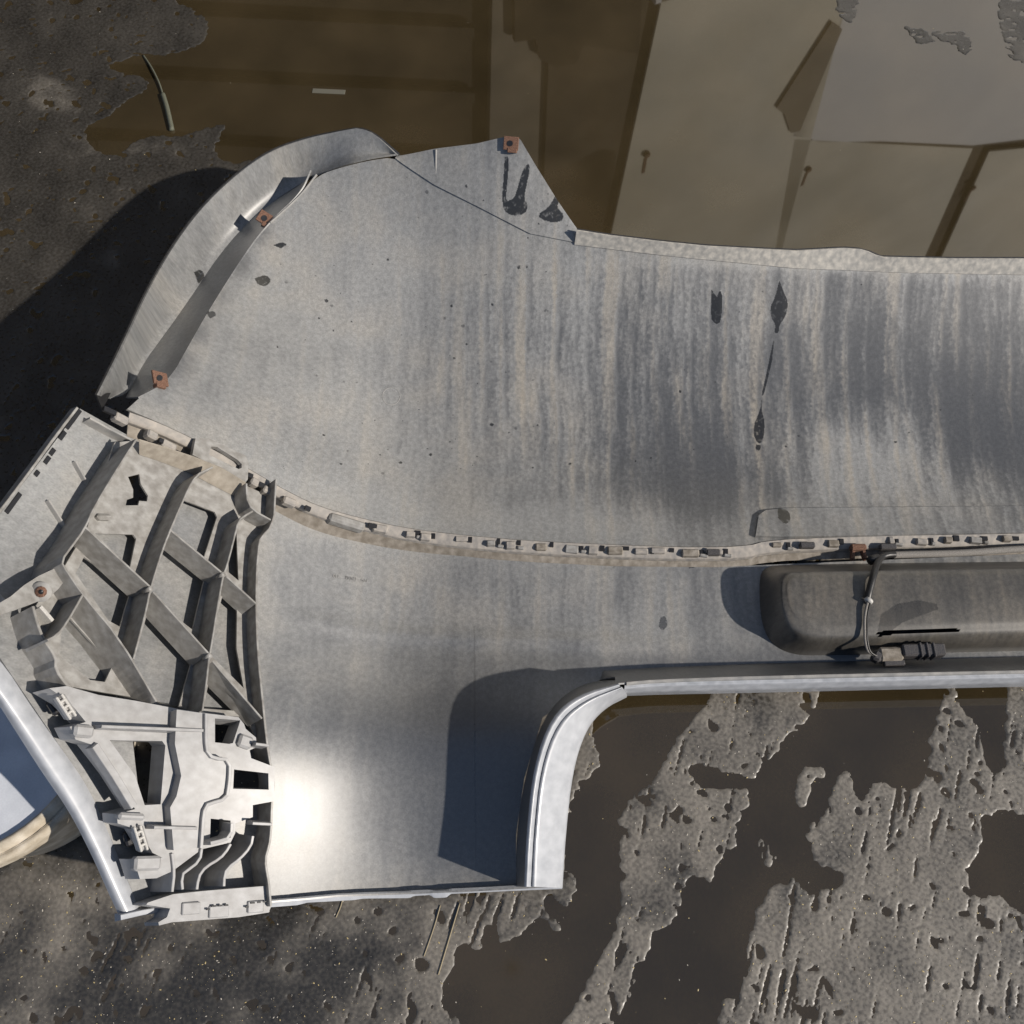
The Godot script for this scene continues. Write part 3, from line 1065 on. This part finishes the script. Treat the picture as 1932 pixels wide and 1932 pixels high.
	var o1 := L([-52, 604, -6, 650, 26, 698, 57, 741, 82, 777, 104, 826, 119.5, 862, 132, 892], 0.005)
	var o2 := L([-56, 612, -10, 664, 20, 708, 47, 750, 71, 785, 95, 832, 110, 866, 123, 894], 0.004)
	var o3 := L([-58, 620, -14, 668, 14, 712, 42, 756, 67, 791, 90, 836, 104, 868, 117, 896], -0.006)
	part("end_edge", loft([soft(o0), soft(o1), soft(o2), soft(o3)], 70, 5, 0.002), M.silver, b)
	rib(b, "end_edge_foot", [118, 896, 140, 891, 164, 887], 0.010, 0.012, 0.005, M.silver, 0)
	# sandy flange edge: a thin upright border
	rib(b, "flange_border", [76, 398, 56, 424, 30, 460, 0, 500, -30, 536], 0.008, 0.010, 0.003, M.grey)
	for q in [[73, 405, 0.020], [67, 413, 0.014], [60, 424, 0.012], [50, 440, 0.009], [45, 448, 0.010], [35, 461, 0.007], [12, 490, 0.028]]:
		part("border_slot", block(q[0] + 1.5, q[1] + 1, 0.0015, q[2], 0.005, 0.002, 126, 0.0004), M.black, b)
	for q in [[74, 450, 84, 468], [48, 488, 64, 513], [-6, 574, 7, 588]]:
		rib(b, "web", [q[0], q[1], q[2], q[3]], 0.006, 0.006, 0.002, M.edge, 0)
	rib(b, "corner_web", [88, 408, 106, 418, 128, 429], 0.014, 0.014, 0.0025, M.edge, 0)
	# moulded lettering, upside down in the photo, and the round date stamp
	for q in [[355.5, 566.5, "PP+"], [342.5, 564.5, "EPDM"], [328.5, 562.5, "T10"]]:
		var tm := TextMesh.new()
		tm.text = q[2]
		var sf := SystemFont.new()
		sf.font_names = PackedStringArray(["Droid Sans"])
		tm.font = sf
		tm.font_size = 16
		tm.pixel_size = 0.00036
		tm.depth = 0.0005
		var c := S(q[0], q[1], 0.0008)
		var n := NS(c)
		var t := (S(q[0] - 5, q[1] - 0.7, 0.0008) - c).normalized()
		var o := part("lettering", tm, M.edge, inner_panel)
		o.transform = Transform3D(Basis(t, n.cross(t).normalized(), n), c)
	mode_upper = true
	var ring := []
	for a in 25:
		ring.append(S(382 + cos(a * TAU / 24) * 8.5, 387 + sin(a * TAU / 24) * 8.5, 0.0001))
	part("date_stamp", tube(ring, 0.0005, 5), M.edge, panel)
	mode_upper = false
	plate_box(b)
	side_bracket(b)
	# rusty spring nuts
	mode_upper = true
	for q in [[259, 213, 32, -0.010], [157, 369, 15, -0.002], [499, 140, 5, 0.0]]:
		spring_nut(b, q[0], q[1], q[3] + 0.005, q[2])
	var cl := part("spring_clip", block(839, 533.5, 0.008, 0.021, 0.009, 0.009, 0, 0.002), M.rust, b)
	part("clip_leg", block(833.5, 541, 0.004, 0.005, 0.014, 0.008, 10), M.rust, cl)
	part("clip_leg", block(844.5, 541, 0.004, 0.005, 0.014, 0.008, -6), M.rust, cl)
	for q in [[789, 531.5, 0.02], [868, 533, 0.022], [697, 538.5, 0.018]]:
		part("clip_bar", block(q[0], q[1], 0.007, q[2], 0.008, 0.008, 0, 0.0015), M.dark_plastic, b)
	mode_upper = false

func spring_nut(b: Node, u: float, v: float, off: float, deg: float) -> void:
	var n := part("spring_nut", block(u, v, off, 0.021, 0.018, 0.0025, deg, 0.0006), M.rust, b)
	part("nut_collar", block(u + 1, v + 7, off + 0.001, 0.013, 0.006, 0.008, deg, 0.0006), M.rust, n)
	var st := begin(true)
	var fr := []
	for k in 13:
		var a := k * TAU / 12
		fr.append(S(u - 1 + cos(a) * 3.0, v + sin(a) * 3.0, off + 0.0006))
	var c := S(u - 1, v, off + 0.0004)
	for k in 12:
		tri(st, fr[k], fr[k + 1], c)
	part("nut_hole", done(st), M.black, n)

func plate_box(b: Node) -> void:
	# the number-plate recess, which stands up as a rounded box on the inside
	var c0 := L([1270, 545, 1000, 548, 762, 551, 748, 553, 741, 560, 741, 590, 744, 612, 752, 630, 772, 640, 800, 641, 1000, 636, 1270, 630], -0.002)
	var c1 := L([1270, 549, 1000, 552, 766, 555, 755, 558, 750, 564, 750, 588, 753, 606, 762, 621, 782, 632, 806, 634, 1000, 630, 1270, 624], 0.022)
	var c2 := L([1270, 552, 1000, 554, 772, 558, 764, 560, 760, 566, 760, 586, 763, 600, 771, 614, 788, 623, 812, 625, 1000, 619, 1270, 613], 0.044)
	var c3 := L([1270, 555, 1000, 557, 778, 560, 770, 563, 766, 569, 767, 584, 770, 596, 778, 606, 794, 614, 818, 616, 1000, 610, 1270, 604], 0.050)
	var c4 := L([1270, 562, 1000, 564, 790, 567, 782, 570, 780, 575, 781, 583, 784, 592, 790, 600, 802, 605, 824, 606, 1000, 602, 1270, 597], 0.052)
	var c5 := L([1270, 582, 1000, 584, 802, 585, 1000, 584, 1270, 582], 0.053)
	var rows := smooth_rows([soft(c0), soft(c1), soft(c2), soft(c3), soft(c4), soft(c5)], 260, 7)
	var cut := PackedVector2Array([Vector2(856, 617.5), Vector2(870, 615), Vector2(936, 613.5), Vector2(937, 617), Vector2(872, 619.5), Vector2(857, 622)])
	var skip := {}
	for r in rows.size() - 1:
		for c in 259:
			var m: Vector3 = (rows[r][c] + rows[r + 1][c + 1]) / 2
			if Geometry2D.is_point_in_polygon(Vector2(m.x, m.y), cut):
				skip[r * 260 + c] = true
	var box := part("plate_box", grid_mesh(on_skin(rows), 0.0, false, skip), M.box, b)
	box.set_meta("label", "muddy rounded box of the number plate recess")

func side_bracket(b: Node) -> void:
	var PL := 0.018
	var out := L([112, 432, 134, 430, 186, 447, 240, 474, 266, 486, 266, 512, 252, 528, 249, 565, 249, 610, 252, 655, 256, 700, 262, 745, 240, 700, 200, 698, 150, 684, 100, 676, 66, 670, 50, 648, 30, 606, 36, 590, 62, 555, 85, 516])
	var holes := [
		L([93, 521, 130, 522, 133, 526, 127, 554, 118, 546]), L([176, 487, 209.6, 500, 212, 505, 199, 545, 162, 515]), L([82, 544, 126, 573, 127.5, 578, 117, 612, 106, 606, 74, 560]),
		L([161, 534, 197, 559, 200, 564, 188, 615, 146, 582, 152, 560]), L([143, 602, 185, 637, 188, 643, 174, 692, 160, 690, 128, 655]), L([217, 583, 230, 592, 231.5, 597, 231, 633, 238, 672, 206, 640, 212, 600]),
		L([231, 520, 233, 567, 221, 557]), L([69, 604, 107, 647, 109, 652, 102.5, 666, 88, 664, 58, 640, 60, 616]), L([204, 664, 228, 694, 199, 692]),
		L([125, 465.6, 136, 463, 137.4, 472.6, 144.4, 484, 143.6, 489.7, 136, 489, 135, 493.5, 122.7, 493.5, 124, 488, 130, 486, 130, 478])]
	var br := part("side_bracket", plate(out, holes, PL, 0.0025, 9.0), M.grey, b)
	br.set_meta("label", "light grey bracket with crossing ribs and diamond openings")
	var T := 0.055
	var h := T - PL + 0.001
	for q in [
		[133.5, 429, 121, 448, 91.6, 496, 84, 515, 70, 534, 61, 546, 61, 551, 81.5, 581, 116.5, 622.6, 153, 685],
		[208, 456, 191, 464, 181.5, 483, 166, 519, 159, 537, 147.5, 574, 142, 600.6, 130.5, 644],
		[247, 499, 233, 507, 231, 517.5, 221, 556, 218, 562, 212.5, 594, 206, 635, 204.5, 641, 202, 666, 198, 694],
		[84, 515, 147, 573], [166, 517, 218, 560], [221, 562.5, 250, 589], [150, 578, 204, 638], [208, 645.7, 256, 701.6],
		[81, 581, 67.5, 604.7, 57.5, 619.5, 46.6, 625]]:
		rib(br, "rib", q, T, h if q[0] != 133.5 else T - 0.002, 0.0022, M.grey, 1 if q.size() > 4 else 0)
	rib(br, "border_rib", [270, 468, 269, 480, 267.6, 512, 254.5, 525.4, 252.9, 533, 250.6, 563, 250.6, 610, 253, 648.7, 254.6, 664, 261, 726.5, 264, 745, 268, 765, 265.5, 784, 264.7, 820, 258.5, 841, 262.4, 858.5, 264.7, 885], T - 0.012, T - 0.012, 0.0026, M.grey)
	rib(br, "corner_rib", [241, 472, 241, 488, 247, 498, 264.5, 507.5], T - 0.006, h - 0.006, 0.0024, M.grey)
	rib(br, "edge_rib", [32.6, 592, 38.8, 615.6, 45, 626.5, 55.9, 644, 54, 653, 66, 670, 78, 676], 0.036, 0.035, 0.003, M.grey)
	# sloped wall under the seam at the head of the bracket
	var w0 := L([136, 430, 160, 437, 190, 447, 216, 457, 240, 472], 0.040)
	var w1 := L([136, 444, 160, 452, 186, 462, 208, 474, 236, 488], 0.019)
	part("head_wall", loft([w0, w1], 40, 4, 0.002, false), M.mud_edge, br)
	# nodes where ribs cross
	for q in [[147, 575], [218, 561], [205, 640]]:
		var st := begin(true)
		var c := S(q[0], q[1], T + 0.0008)
		var n := NS(c)
		part("rib_node", tube([c, c - n * 0.012], 0.0032, 8), M.grey, br)
	# raised dirty pad with its torn opening, and a moulded pill
	part("pill", block(103.5, 504, PL + 0.008, 0.018, 0.007, 0.008, 2, 0.003), M.grey, br)
	# shelf with the rusty screw
	var sh := part("screw_shelf", plate(soft(L([-40, 616, 0, 601, 38.8, 587, 54, 579, 64, 566, 66, 558, 60, 552, 30, 566, 4, 588, -40, 606]), 1), [], 0.040, 0.003, 10.0), M.grey, br)
	part("screw_cup", tube([S(40, 578, 0.043), S(40, 578, 0.034)], 0.010, 14), M.edge, sh)
	part("screw", tube([S(40, 578, 0.0445), S(40, 578, 0.036)], 0.0055, 10), M.rust, sh)
	part("screw_hole", tube([S(40, 578, 0.0448), S(40, 578, 0.040)], 0.0025, 8), M.black, sh)
	rib(br, "shelf_post", [40, 592, 47, 600, 52, 606], 0.034, 0.03, 0.004, M.clip, 0)
	# --- the lamp bracket at the foot ---
	var lo := Z2([310, 250, 420, 236, 620, 292, 860, 330, 1110, 378, 1300, 408, 1500, 432, 1535, 475, 1545, 505, 1610, 560, 1615, 620, 1570, 640, 1580, 690, 1725, 745, 1725, 960, 1590, 985, 1590, 1060, 1480, 1100, 1480, 1160, 1450, 1220, 1270, 1262, 1085, 1400, 985, 1445, 880, 1450, 840, 1325, 1020, 1315, 960, 1285, 870, 1140, 740, 1100, 735, 1042, 850, 1010, 720, 800, 580, 605, 475, 572, 440, 492, 540, 462, 430, 330])
	var lh := [Z2([690, 577, 1020, 582, 1040, 610, 1010, 980, 910, 985, 850, 800]), Z2([1352, 440, 1512, 452, 1465, 595, 1440, 600, 1352, 590]), Z2([1472, 760, 1688, 785, 1690, 888, 1466, 882]), Z2([1325, 1070, 1450, 1082, 1450, 1190, 1320, 1220])]
	var LB := 0.044
	var lamp := part("lamp_bracket", plate(lo, lh, LB, 0.030, 8.0), M.pale, br)
	var sad := Z2([1112, 384, 1300, 410, 1300, 640, 1335, 690, 1450, 700, 1442, 870, 1425, 948, 1310, 978, 1285, 1002, 1270, 1250, 1092, 1268, 1070, 1000, 1110, 930, 1140, 800, 1100, 600])
	part("saddle", plate(sad, [], LB + 0.016, 0.015, 9.0), M.pale, lamp)
	for q in [[640, 490, 1280, 515], [970, 1125, 1240, 1131], [1610, 600, 1690, 610], [1590, 1100, 1710, 1106]]:
		rib(lamp, "rib", flatten(Z2(q)), LB + 0.020, 0.020, 0.003, M.pale, 0)
	for q in [[1300, 410, 1298, 640, 1335, 690, 1455, 700, 1442, 870, 1425, 948, 1310, 978, 1285, 1002, 1268, 1255], [1325, 1225, 1455, 1195, 1460, 1100]]:
		rib(lamp, "collar", flatten(Z2(q)), LB + 0.0215, 0.022, 0.0035, M.pale)
	for q in [[1270, 1262, 1260, 1335, 1185, 1392, 1142, 1425, 1150, 1515], [1452, 1230, 1405, 1310, 1300, 1370, 1252, 1425, 1240, 1515], [1592, 1180, 1580, 1245, 1500, 1335, 1415, 1390, 1410, 1495], [1085, 1290, 1100, 1400, 1085, 1530]]:
		rib(lamp, "curved_wall", flatten(Z2(q)), LB + 0.004, LB + 0.003, 0.003, M.pale)
	rib(lamp, "long_rail", flatten(Z2([600, 610, 720, 790, 845, 995])), LB + 0.008, 0.012, 0.007, M.pale, 0)
	for q in [[535, 520, 0.020, 0.012, 6], [835, 1058, 0.028, 0.007, 3], [935, 1352, 0.028, 0.014, -2], [1550, 585, 0.016, 0.014, 20]]:
		var z: Vector3 = Z2([q[0], q[1]])[0]
		part("pad", block(z.x, z.y, LB + 0.008, q[2], q[3], 0.010, q[4], 0.0025), M.pale, lamp)
	for q in [[420, 365, 58], [890, 1195, 74]]:
		var z: Vector3 = Z2([q[0], q[1]])[0]
		var lad := part("ladder_clip", block(z.x, z.y, LB + 0.004, 0.024, 0.012, 0.006, q[2], 0.002), M.pale, lamp)
		for s in [-1, 1]:
			part("clip_rail", block(z.x + s * 3.0 * sin(deg_to_rad(q[2])), z.y - s * 3.0 * cos(deg_to_rad(q[2])), LB + 0.009, 0.026, 0.0025, 0.006, q[2], 0.0008), M.clip, lad)
		for s in [-1, 0, 1]:
			part("clip_rung", block(z.x + s * 6.5 * cos(deg_to_rad(q[2])), z.y + s * 6.5 * sin(deg_to_rad(q[2])), LB + 0.009, 0.0025, 0.008, 0.006, q[2], 0.0008), M.clip, lad)
		part("clip_mouth", block(z.x - 9.5, z.y - 1.0, 0.012, 0.016, 0.014, 0.004, q[2], 0.002), M.black, lad)
	# foot bar
	var fb := Z2([930, 1598, 1090, 1545, 1280, 1525, 1690, 1492, 1706, 1620, 1690, 1660, 1500, 1690, 1080, 1722, 1000, 1742, 996, 1722, 1050, 1690, 1070, 1635, 920, 1612])
	var foot := part("foot_bar", plate(fb, [], 0.034, 0.030, 9.0), M.pale, br)
	for q in [[1205, 1635, 0.020], [1380, 1655, 0.022], [1610, 1625, 0.018]]:
		var z: Vector3 = Z2([q[0], q[1]])[0]
		part("foot_pad", block(z.x, z.y, 0.0375, q[2], 0.012, 0.005, -4, 0.001), M.pale, foot)
	for q in [[1310, 1640, 0.004], [1345, 1620, 0.005], [1385, 1616, 0.004], [1425, 1613, 0.004], [1555, 1625, 0.004], [1590, 1600, 0.005], [1630, 1596, 0.004], [1665, 1592, 0.004]]:
		var z: Vector3 = Z2([q[0], q[1]])[0]
		part("foot_slot", block(z.x, z.y, 0.0385, q[2], 0.0016, 0.002, -4, 0.0003), M.black, foot)

func wiring() -> void:
	mode_upper = false
	var w := thing("wiring_loom", "black lamp wire with a dusty sleeve and plug lying across the plate box", "cable")
	var run := []
	for p in [Vector3(1180, 530, 0.022), Vector3(1080, 533, 0.022), Vector3(1000, 536, 0.022), Vector3(940, 540, 0.022), Vector3(890, 541.5, 0.022), Vector3(872, 542, 0.023)]:
		run.append(S(p.x, p.y, p.z))
	part("sleeve", tube(spline(run, 60), 0.0048, 10), M.dusty_cable, w)
	var lead := []
	for p in [Vector3(874, 541.5, 0.024), Vector3(866, 542, 0.026), Vector3(860, 545, 0.03), Vector3(856.5, 551, 0.045), Vector3(853, 562, 0.060), Vector3(849, 577, 0.060), Vector3(847.5, 584, 0.058)]:
		lead.append(S(p.x, p.y, p.z))
	part("lead", tube(spline(lead, 50), 0.0046, 10), M.cable, w)
	part("tape_band", tube([S(857, 545, 0.030), S(850, 547.5, 0.036)], 0.0062, 10), M.cable, w)
	part("tie", tube([S(849, 585.5, 0.059), S(847.5, 587.5, 0.059)], 0.0056, 10), M.clip, w)
	var thin := []
	for p in [Vector3(848, 586, 0.058), Vector3(846, 594, 0.058), Vector3(844.5, 604, 0.0565), Vector3(844.5, 616, 0.055), Vector3(845, 626, 0.052), Vector3(848, 636, 0.046), Vector3(856, 641, 0.040)]:
		thin.append(S(p.x, p.y, p.z))
	part("wire", tube(spline(thin, 50), 0.0018, 8), M.dusty_cable, w)
	var th2 := []
	for p in thin:
		th2.append(p + Vector3(0.0025, 0.0005, 0.001))
	part("wire", tube(spline(th2, 50), 0.0014, 8), M.cable, w)
	# plug
	var pl := part("plug", block(903, 634, 0.046, 0.054, 0.016, 0.016, -1.5, 0.002), M.dark_plastic, w)
	for i in 3:
		part("seal_ring", block(900 + i * 6.5, 634, 0.048, 0.003, 0.019, 0.018, -1.5, 0.001), M.dark_plastic, pl)
	part("plug_socket", block(871, 638, 0.043, 0.030, 0.018, 0.014, -1.5, 0.003), M.mud, pl)
	part("plug_latch", block(874, 647, 0.040, 0.026, 0.007, 0.006, -1.5, 0.001), M.dark_plastic, pl)
	part("plug_cap", block(858, 640, 0.043, 0.012, 0.014, 0.012, 30, 0.003), M.dark_plastic, pl)

func spline(pts: Array, n: int) -> Array:
	var out := []
	for i in n:
		var f := i / (n - 1.0) * (pts.size() - 1)
		var k := mini(int(f), pts.size() - 2)
		out.append(pts[k].cubic_interpolate(pts[k + 1], pts[maxi(k - 1, 0)], pts[mini(k + 2, pts.size() - 1)], f - k))
	return out

func lathe(profile: Array, sides := 64) -> ArrayMesh:
	var rows := []
	for p in profile:
		var r := []
		for k in sides + 1:
			var a := TAU * k / sides
			r.append(Vector3(cos(a) * p.x, p.y, sin(a) * p.x))
		rows.append(r)
	return grid_mesh(rows, 0.0, false)

func tub() -> void:
	var c := G(-40, 700, 0.19)
	var t := thing("plastic_tub", "round white plastic tub with a lid and grimy rim", "tub", Vector3(c.x, 0.0015, c.z))
	var R := 0.160
	part("body", lathe([Vector2(0.001, 0.0), Vector2(R - 0.034, 0.0), Vector2(R - 0.030, 0.004), Vector2(R - 0.006, 0.165), Vector2(R - 0.004, 0.172)]), M.tub_side, t)
	part("rim", lathe([Vector2(R - 0.006, 0.150), Vector2(R + 0.003, 0.151), Vector2(R + 0.005, 0.156), Vector2(R + 0.007, 0.178), Vector2(R + 0.004, 0.183), Vector2(R + 0.000, 0.182), Vector2(R - 0.002, 0.180), Vector2(R - 0.004, 0.187), Vector2(R - 0.009, 0.190), Vector2(R - 0.013, 0.188), Vector2(R - 0.015, 0.181)]), M.tub_side, t)
	part("lid", lathe([Vector2(R - 0.011, 0.183), Vector2(R - 0.03, 0.1805), Vector2(0.10, 0.1815), Vector2(0.001, 0.182)]), M.tub_lid, t)

func litter() -> void:
	var tw := []
	for p in [[140, 54, 0.001], [148, 66, 0.004], [155, 80, 0.004], [159, 92, 0.003], [163, 105, 0.003], [168, 127, 0.002]]:
		tw.append(G(p[0], p[1], p[2]))
	var t := thing("wet_twig", "thin grey-green twig lying half in the puddle", "twig")
	part("stem", tube(spline(tw.slice(0, 4), 20), 0.0016, 7), M.twig, t)
	part("leaf", tube(spline(tw.slice(3, 6), 16), 0.0042, 7), M.twig, t)
	var s := part("floating_scrap", block3(G(321, 89, 0.001), Vector3(1, 0, 0.06).normalized(), Vector3(-0.06, 0, 1).normalized(), Vector3.UP, 0.056, 0.010, 0.0016, 0.0004), M.scrap, self)
	tag(s, "small pale strip of scrap floating on the dark puddle", "scrap")
	var k := 0
	for q in [[[430, 884, 424, 905, 414, 934], 0.0007], [[449, 882, 440, 912, 428, 952], 0.0008], [[336, 870, 333, 884, 328, 896], 0.0007]]:
		var pts := []
		for i in range(0, q[0].size(), 2):
			pts.append(G(q[0][i], q[0][i + 1], 0.0016))
		var st := part("straw", tube(spline(pts, 14), q[1], 6), M.straw, self)
		tag(st, ["pale straw stalk on wet concrete, the shorter of two below the bumper foot", "long pale straw stalk on wet concrete beside the puddle edge", "tiny straw bit on wet concrete below the bracket foot"][k], "straw", "straws by the bumper foot")
		k += 1

# ---------- what the puddle mirrors: unseen walls behind the bumper, one added to block the sky ----------
func mirror_hit(u: float, v: float, p0: Vector3, n: Vector3) -> Vector3:
	var g := G(u, v)
	var d := ray(u, v)
	d.y = -d.y
	return g + d * ((p0 - g).dot(n) / d.dot(n))

func wall_piece(flat: Array, p0: Vector3, n: Vector3, front: float, thick: float) -> ArrayMesh:
	# a flat board of the traced outline, at its place on the wall
	var pts := []
	var side := Vector3(n.z, 0, -n.x)
	var two := PackedVector2Array()
	for i in range(0, flat.size(), 2):
		var q := mirror_hit(flat[i], flat[i + 1], p0, n) - p0
		pts.append(q + n * front)
		two.append(Vector2(q.dot(side), q.y))
	var st := begin()
	var ix := Geometry2D.triangulate_polygon(two)
	for i in range(0, ix.size(), 3):
		tri(st, pts[ix[i]], pts[ix[i + 1]], pts[ix[i + 2]])
		tri(st, pts[ix[i]] - n * thick, pts[ix[i + 2]] - n * thick, pts[ix[i + 1]] - n * thick)
	for i in pts.size():
		var j := (i + 1) % pts.size()
		quad(st, pts[i], pts[j], pts[j] - n * thick, pts[i] - n * thick)
	return done(st)

func shed() -> void:
	var n := Vector3(0.40, 0, 0.917).normalized()  # wall turned toward the sun to brighten its mirror image
	var side := Vector3(n.z, 0, -n.x)
	var p0 := Vector3(0.2, 0, -3.0)
	var s := thing("sheet_metal_wall", "pale sheet metal wall with dark joints and bolts, mirrored in the puddle", "wall", p0)
	for q in [
		[[655, -40, 838, -40, 741, 330, 575, 330], M.sheet, 0.0], [[776, 136, 950, 145, 868, 330, 742, 330], M.sheet, 0.0], [[966, 148, 1100, 135, 1100, 330, 884, 330], M.sheet, 0.0],
		[[822, -40, 1100, -40, 1100, 128, 1000, 136, 950, 142, 860, 138, 800, 139, 790, 135, 774, 133, 821, 20], M.sheet_low, 0.0],
		[[811, 20, 821, 27, 780, 126, 771, 128, 765, 110, 757, 104], M.door, 0.012]]:  # last piece: brown board added for a shadow-like area
		part("panel", wall_piece(q[0], p0, n, q[2], 0.01), q[1], s)
	for q in [[631, 150], [789, 165], [950, 183]]:
		var c := mirror_hit(q[0], q[1], p0, n) - p0
		var bo := part("bolt", tube([c, c + n * 0.012], 0.016, 8), M.rust, s)
		part("rust_run", block3(c + n * 0.002 + Vector3.UP * 0.07, Vector3.UP, side, n, 0.09, 0.016, 0.0015, 0.0003), M.rust, bo)
	var x0 := (mirror_hit(640, 0, p0, n) - p0).dot(side)
	part("backing", block3(side * (x0 + 2.4) + Vector3.UP * 3.0 - n * 0.03, Vector3.UP, side, n, 6.0, 5.6, 0.05, 0.004), M.frame_wood, s)
	var low := mirror_hit(800, -40, p0, n).y
	part("plinth", block3(side * (x0 + 2.6) + Vector3.UP * low * 0.49, Vector3.UP, side, n, low * 0.98, 5.2, 0.03, 0.004), M.sheet_low, s)
	# unseen dark wall added beside it for a dark doorway, blocking the sky
	var d := thing("added_dark_wall", "unseen dark wall added for a dark doorway, with a dull grey door, mirrored in the puddle", "shed", p0)
	part("wall", block3(side * (x0 - 2.62) + Vector3.UP * 3.0 - n * 0.10, Vector3.UP, side, n, 6.0, 5.2, 0.05, 0.004), M.doorway_dark, d)  # near-black tone stands for the dark of a doorway
	part("door_leaf", wall_piece([488, -40, 648, -40, 574, 330, 478, 330], p0, n, -0.05, 0.03), M.door, d)
	part("lintel", wall_piece([505, -40, 632, -40, 626, 56, 572, 48, 565, 66, 545, 69, 530, 62, 525, 42, 505, 45], p0, n, -0.02, 0.02), M.dark_rail, d)
	part("shade_quad", wall_piece([548, 172, 590, 150, 605, 152, 585, 330, 556, 330], p0, n, -0.03, 0.015), M.dark_rail, d)  # dark piece added to paint a shadowed quad on the wall
	for v in [25, 88, 150]:
		part("rail", wall_piece([100, v, 470, v + 14, 470, v + 24, 100, v + 10], p0, n, -0.06, 0.03), M.dark_rail, d)

func _ready() -> void:
	rng.seed = 20240
	var p := deg_to_rad(PITCH)
	fwd = Vector3(0, -sin(p), -cos(p))
	upv = Vector3(0, cos(p), -sin(p))
	# camera, sky, sun, exposure
	var cam := Camera3D.new()
	cam.name = "camera"
	cam.fov = 53.13
	cam.near = 0.02
	cam.far = 200.0
	cam.position = EYE
	cam.rotation_degrees = Vector3(-PITCH, 0, 0)
	add_child(cam)
	cam.make_current()
	var env := Environment.new()
	env.background_mode = Environment.BG_SKY
	var sm := ProceduralSkyMaterial.new()
	sm.sky_top_color = Color(0.35, 0.42, 0.53)
	sm.sky_horizon_color = Color(0.66, 0.71, 0.77)
	sm.ground_bottom_color = Color(0.16, 0.15, 0.13)
	sm.ground_horizon_color = Color(0.45, 0.45, 0.43)
	sm.sun_angle_max = 0.0
	var sky := Sky.new()
	sky.sky_material = sm
	env.sky = sky
	env.background_energy_multiplier = 1.1
	env.tonemap_mode = Environment.TONE_MAPPER_LINEAR
	env.tonemap_exposure = 1.04
	env.sdfgi_enabled = true
	env.ssao_enabled = true
	env.ssil_enabled = true
	var we := WorldEnvironment.new()
	we.environment = env
	add_child(we)
	var sun := DirectionalLight3D.new()
	sun.name = "sun"
	sun.light_energy = 1.5
	sun.light_color = Color(1.0, 0.965, 0.92)
	sun.light_angular_distance = 0.9
	sun.shadow_enabled = true
	var el := deg_to_rad(34.0)
	var az := deg_to_rad(21.0)
	var to_sun := Vector3(cos(el) * cos(az), sin(el), cos(el) * sin(az))
	sun.look_at_from_position(to_sun * 5, Vector3.ZERO, Vector3.UP)
	add_child(sun)
	# seam between the two panels, as a line on the ground plan
	zc = G(300, 730, 0.05).z
	var ca := G(280, 607, 0.06)
	var cb := G(650, 630, 0.015)
	cz0 = ca.z
	cx0 = ca.x
	cslope = (cb.z - ca.z) / (cb.x - ca.x)
	for q in [[60, 370], [120, 400], [180, 435], [230, 460], [280, 482], [330, 502], [400, 516], [450, 522], [560, 529], [670, 534], [740, 532], [830, 525], [1000, 520], [1270, 517]]:
		var e: Vector3 = S(q[0], q[1], 0.02)
		seam_x.append(e.x)
		seam_z.append(e.z)
	make_materials()
	M.cream = grainy(61, 0.03, lin(0.27, 0.265, 0.25), lin(0.60, 0.56, 0.49), 0.7, 6.0)
	M.box = M.dusty.duplicate()
	M.box.albedo_color = Color(0.82, 0.79, 0.745)
	M.mud_edge = grainy(63, 0.03, lin(0.24, 0.21, 0.17), lin(0.42, 0.38, 0.32), 0.8, 5.0)
	M.pale = grainy(64, 0.02, lin(0.27, 0.265, 0.26), lin(0.40, 0.40, 0.40), 0.4, 7.0)
	M.tub_side = grainy(65, 0.02, lin(0.28, 0.23, 0.16), lin(0.66, 0.60, 0.50), 0.6, 3.5)
	M.tub_lid = grainy(66, 0.012, lin(0.52, 0.55, 0.60), lin(0.72, 0.75, 0.80), 0.5, 2.0)
	M.twig = grainy(67, 0.05, lin(0.06, 0.065, 0.045), lin(0.16, 0.16, 0.12), 0.7, 20.0)
	M.scrap = mat(lin(0.12, 0.115, 0.09), 0.7)
	M.straw = mat(lin(0.30, 0.25, 0.16), 0.6)
	M.sheet = grainy(68, 0.006, lin(0.56, 0.53, 0.41), lin(0.82, 0.78, 0.64), 0.6, 0.5)
	M.sheet_low = grainy(69, 0.008, lin(0.74, 0.75, 0.76), lin(0.86, 0.87, 0.87), 0.6, 0.4)
	M.doorway_dark = grainy(70, 0.02, lin(0.03, 0.024, 0.018), lin(0.055, 0.044, 0.033), 0.9, 0.6)
	M.dark_rail = grainy(71, 0.02, lin(0.026, 0.021, 0.015), lin(0.05, 0.04, 0.03), 0.9, 0.6)
	M.frame_wood = grainy(73, 0.02, lin(0.07, 0.055, 0.04), lin(0.12, 0.10, 0.075), 0.9, 0.6)
	M.door = grainy(72, 0.02, lin(0.20, 0.18, 0.14), lin(0.28, 0.25, 0.2), 0.8, 0.6)
	print("materials")
	ground()
	print("ground")
	shed()
	bumper()
	print("bumper")
	wiring()
	tub()
	litter()
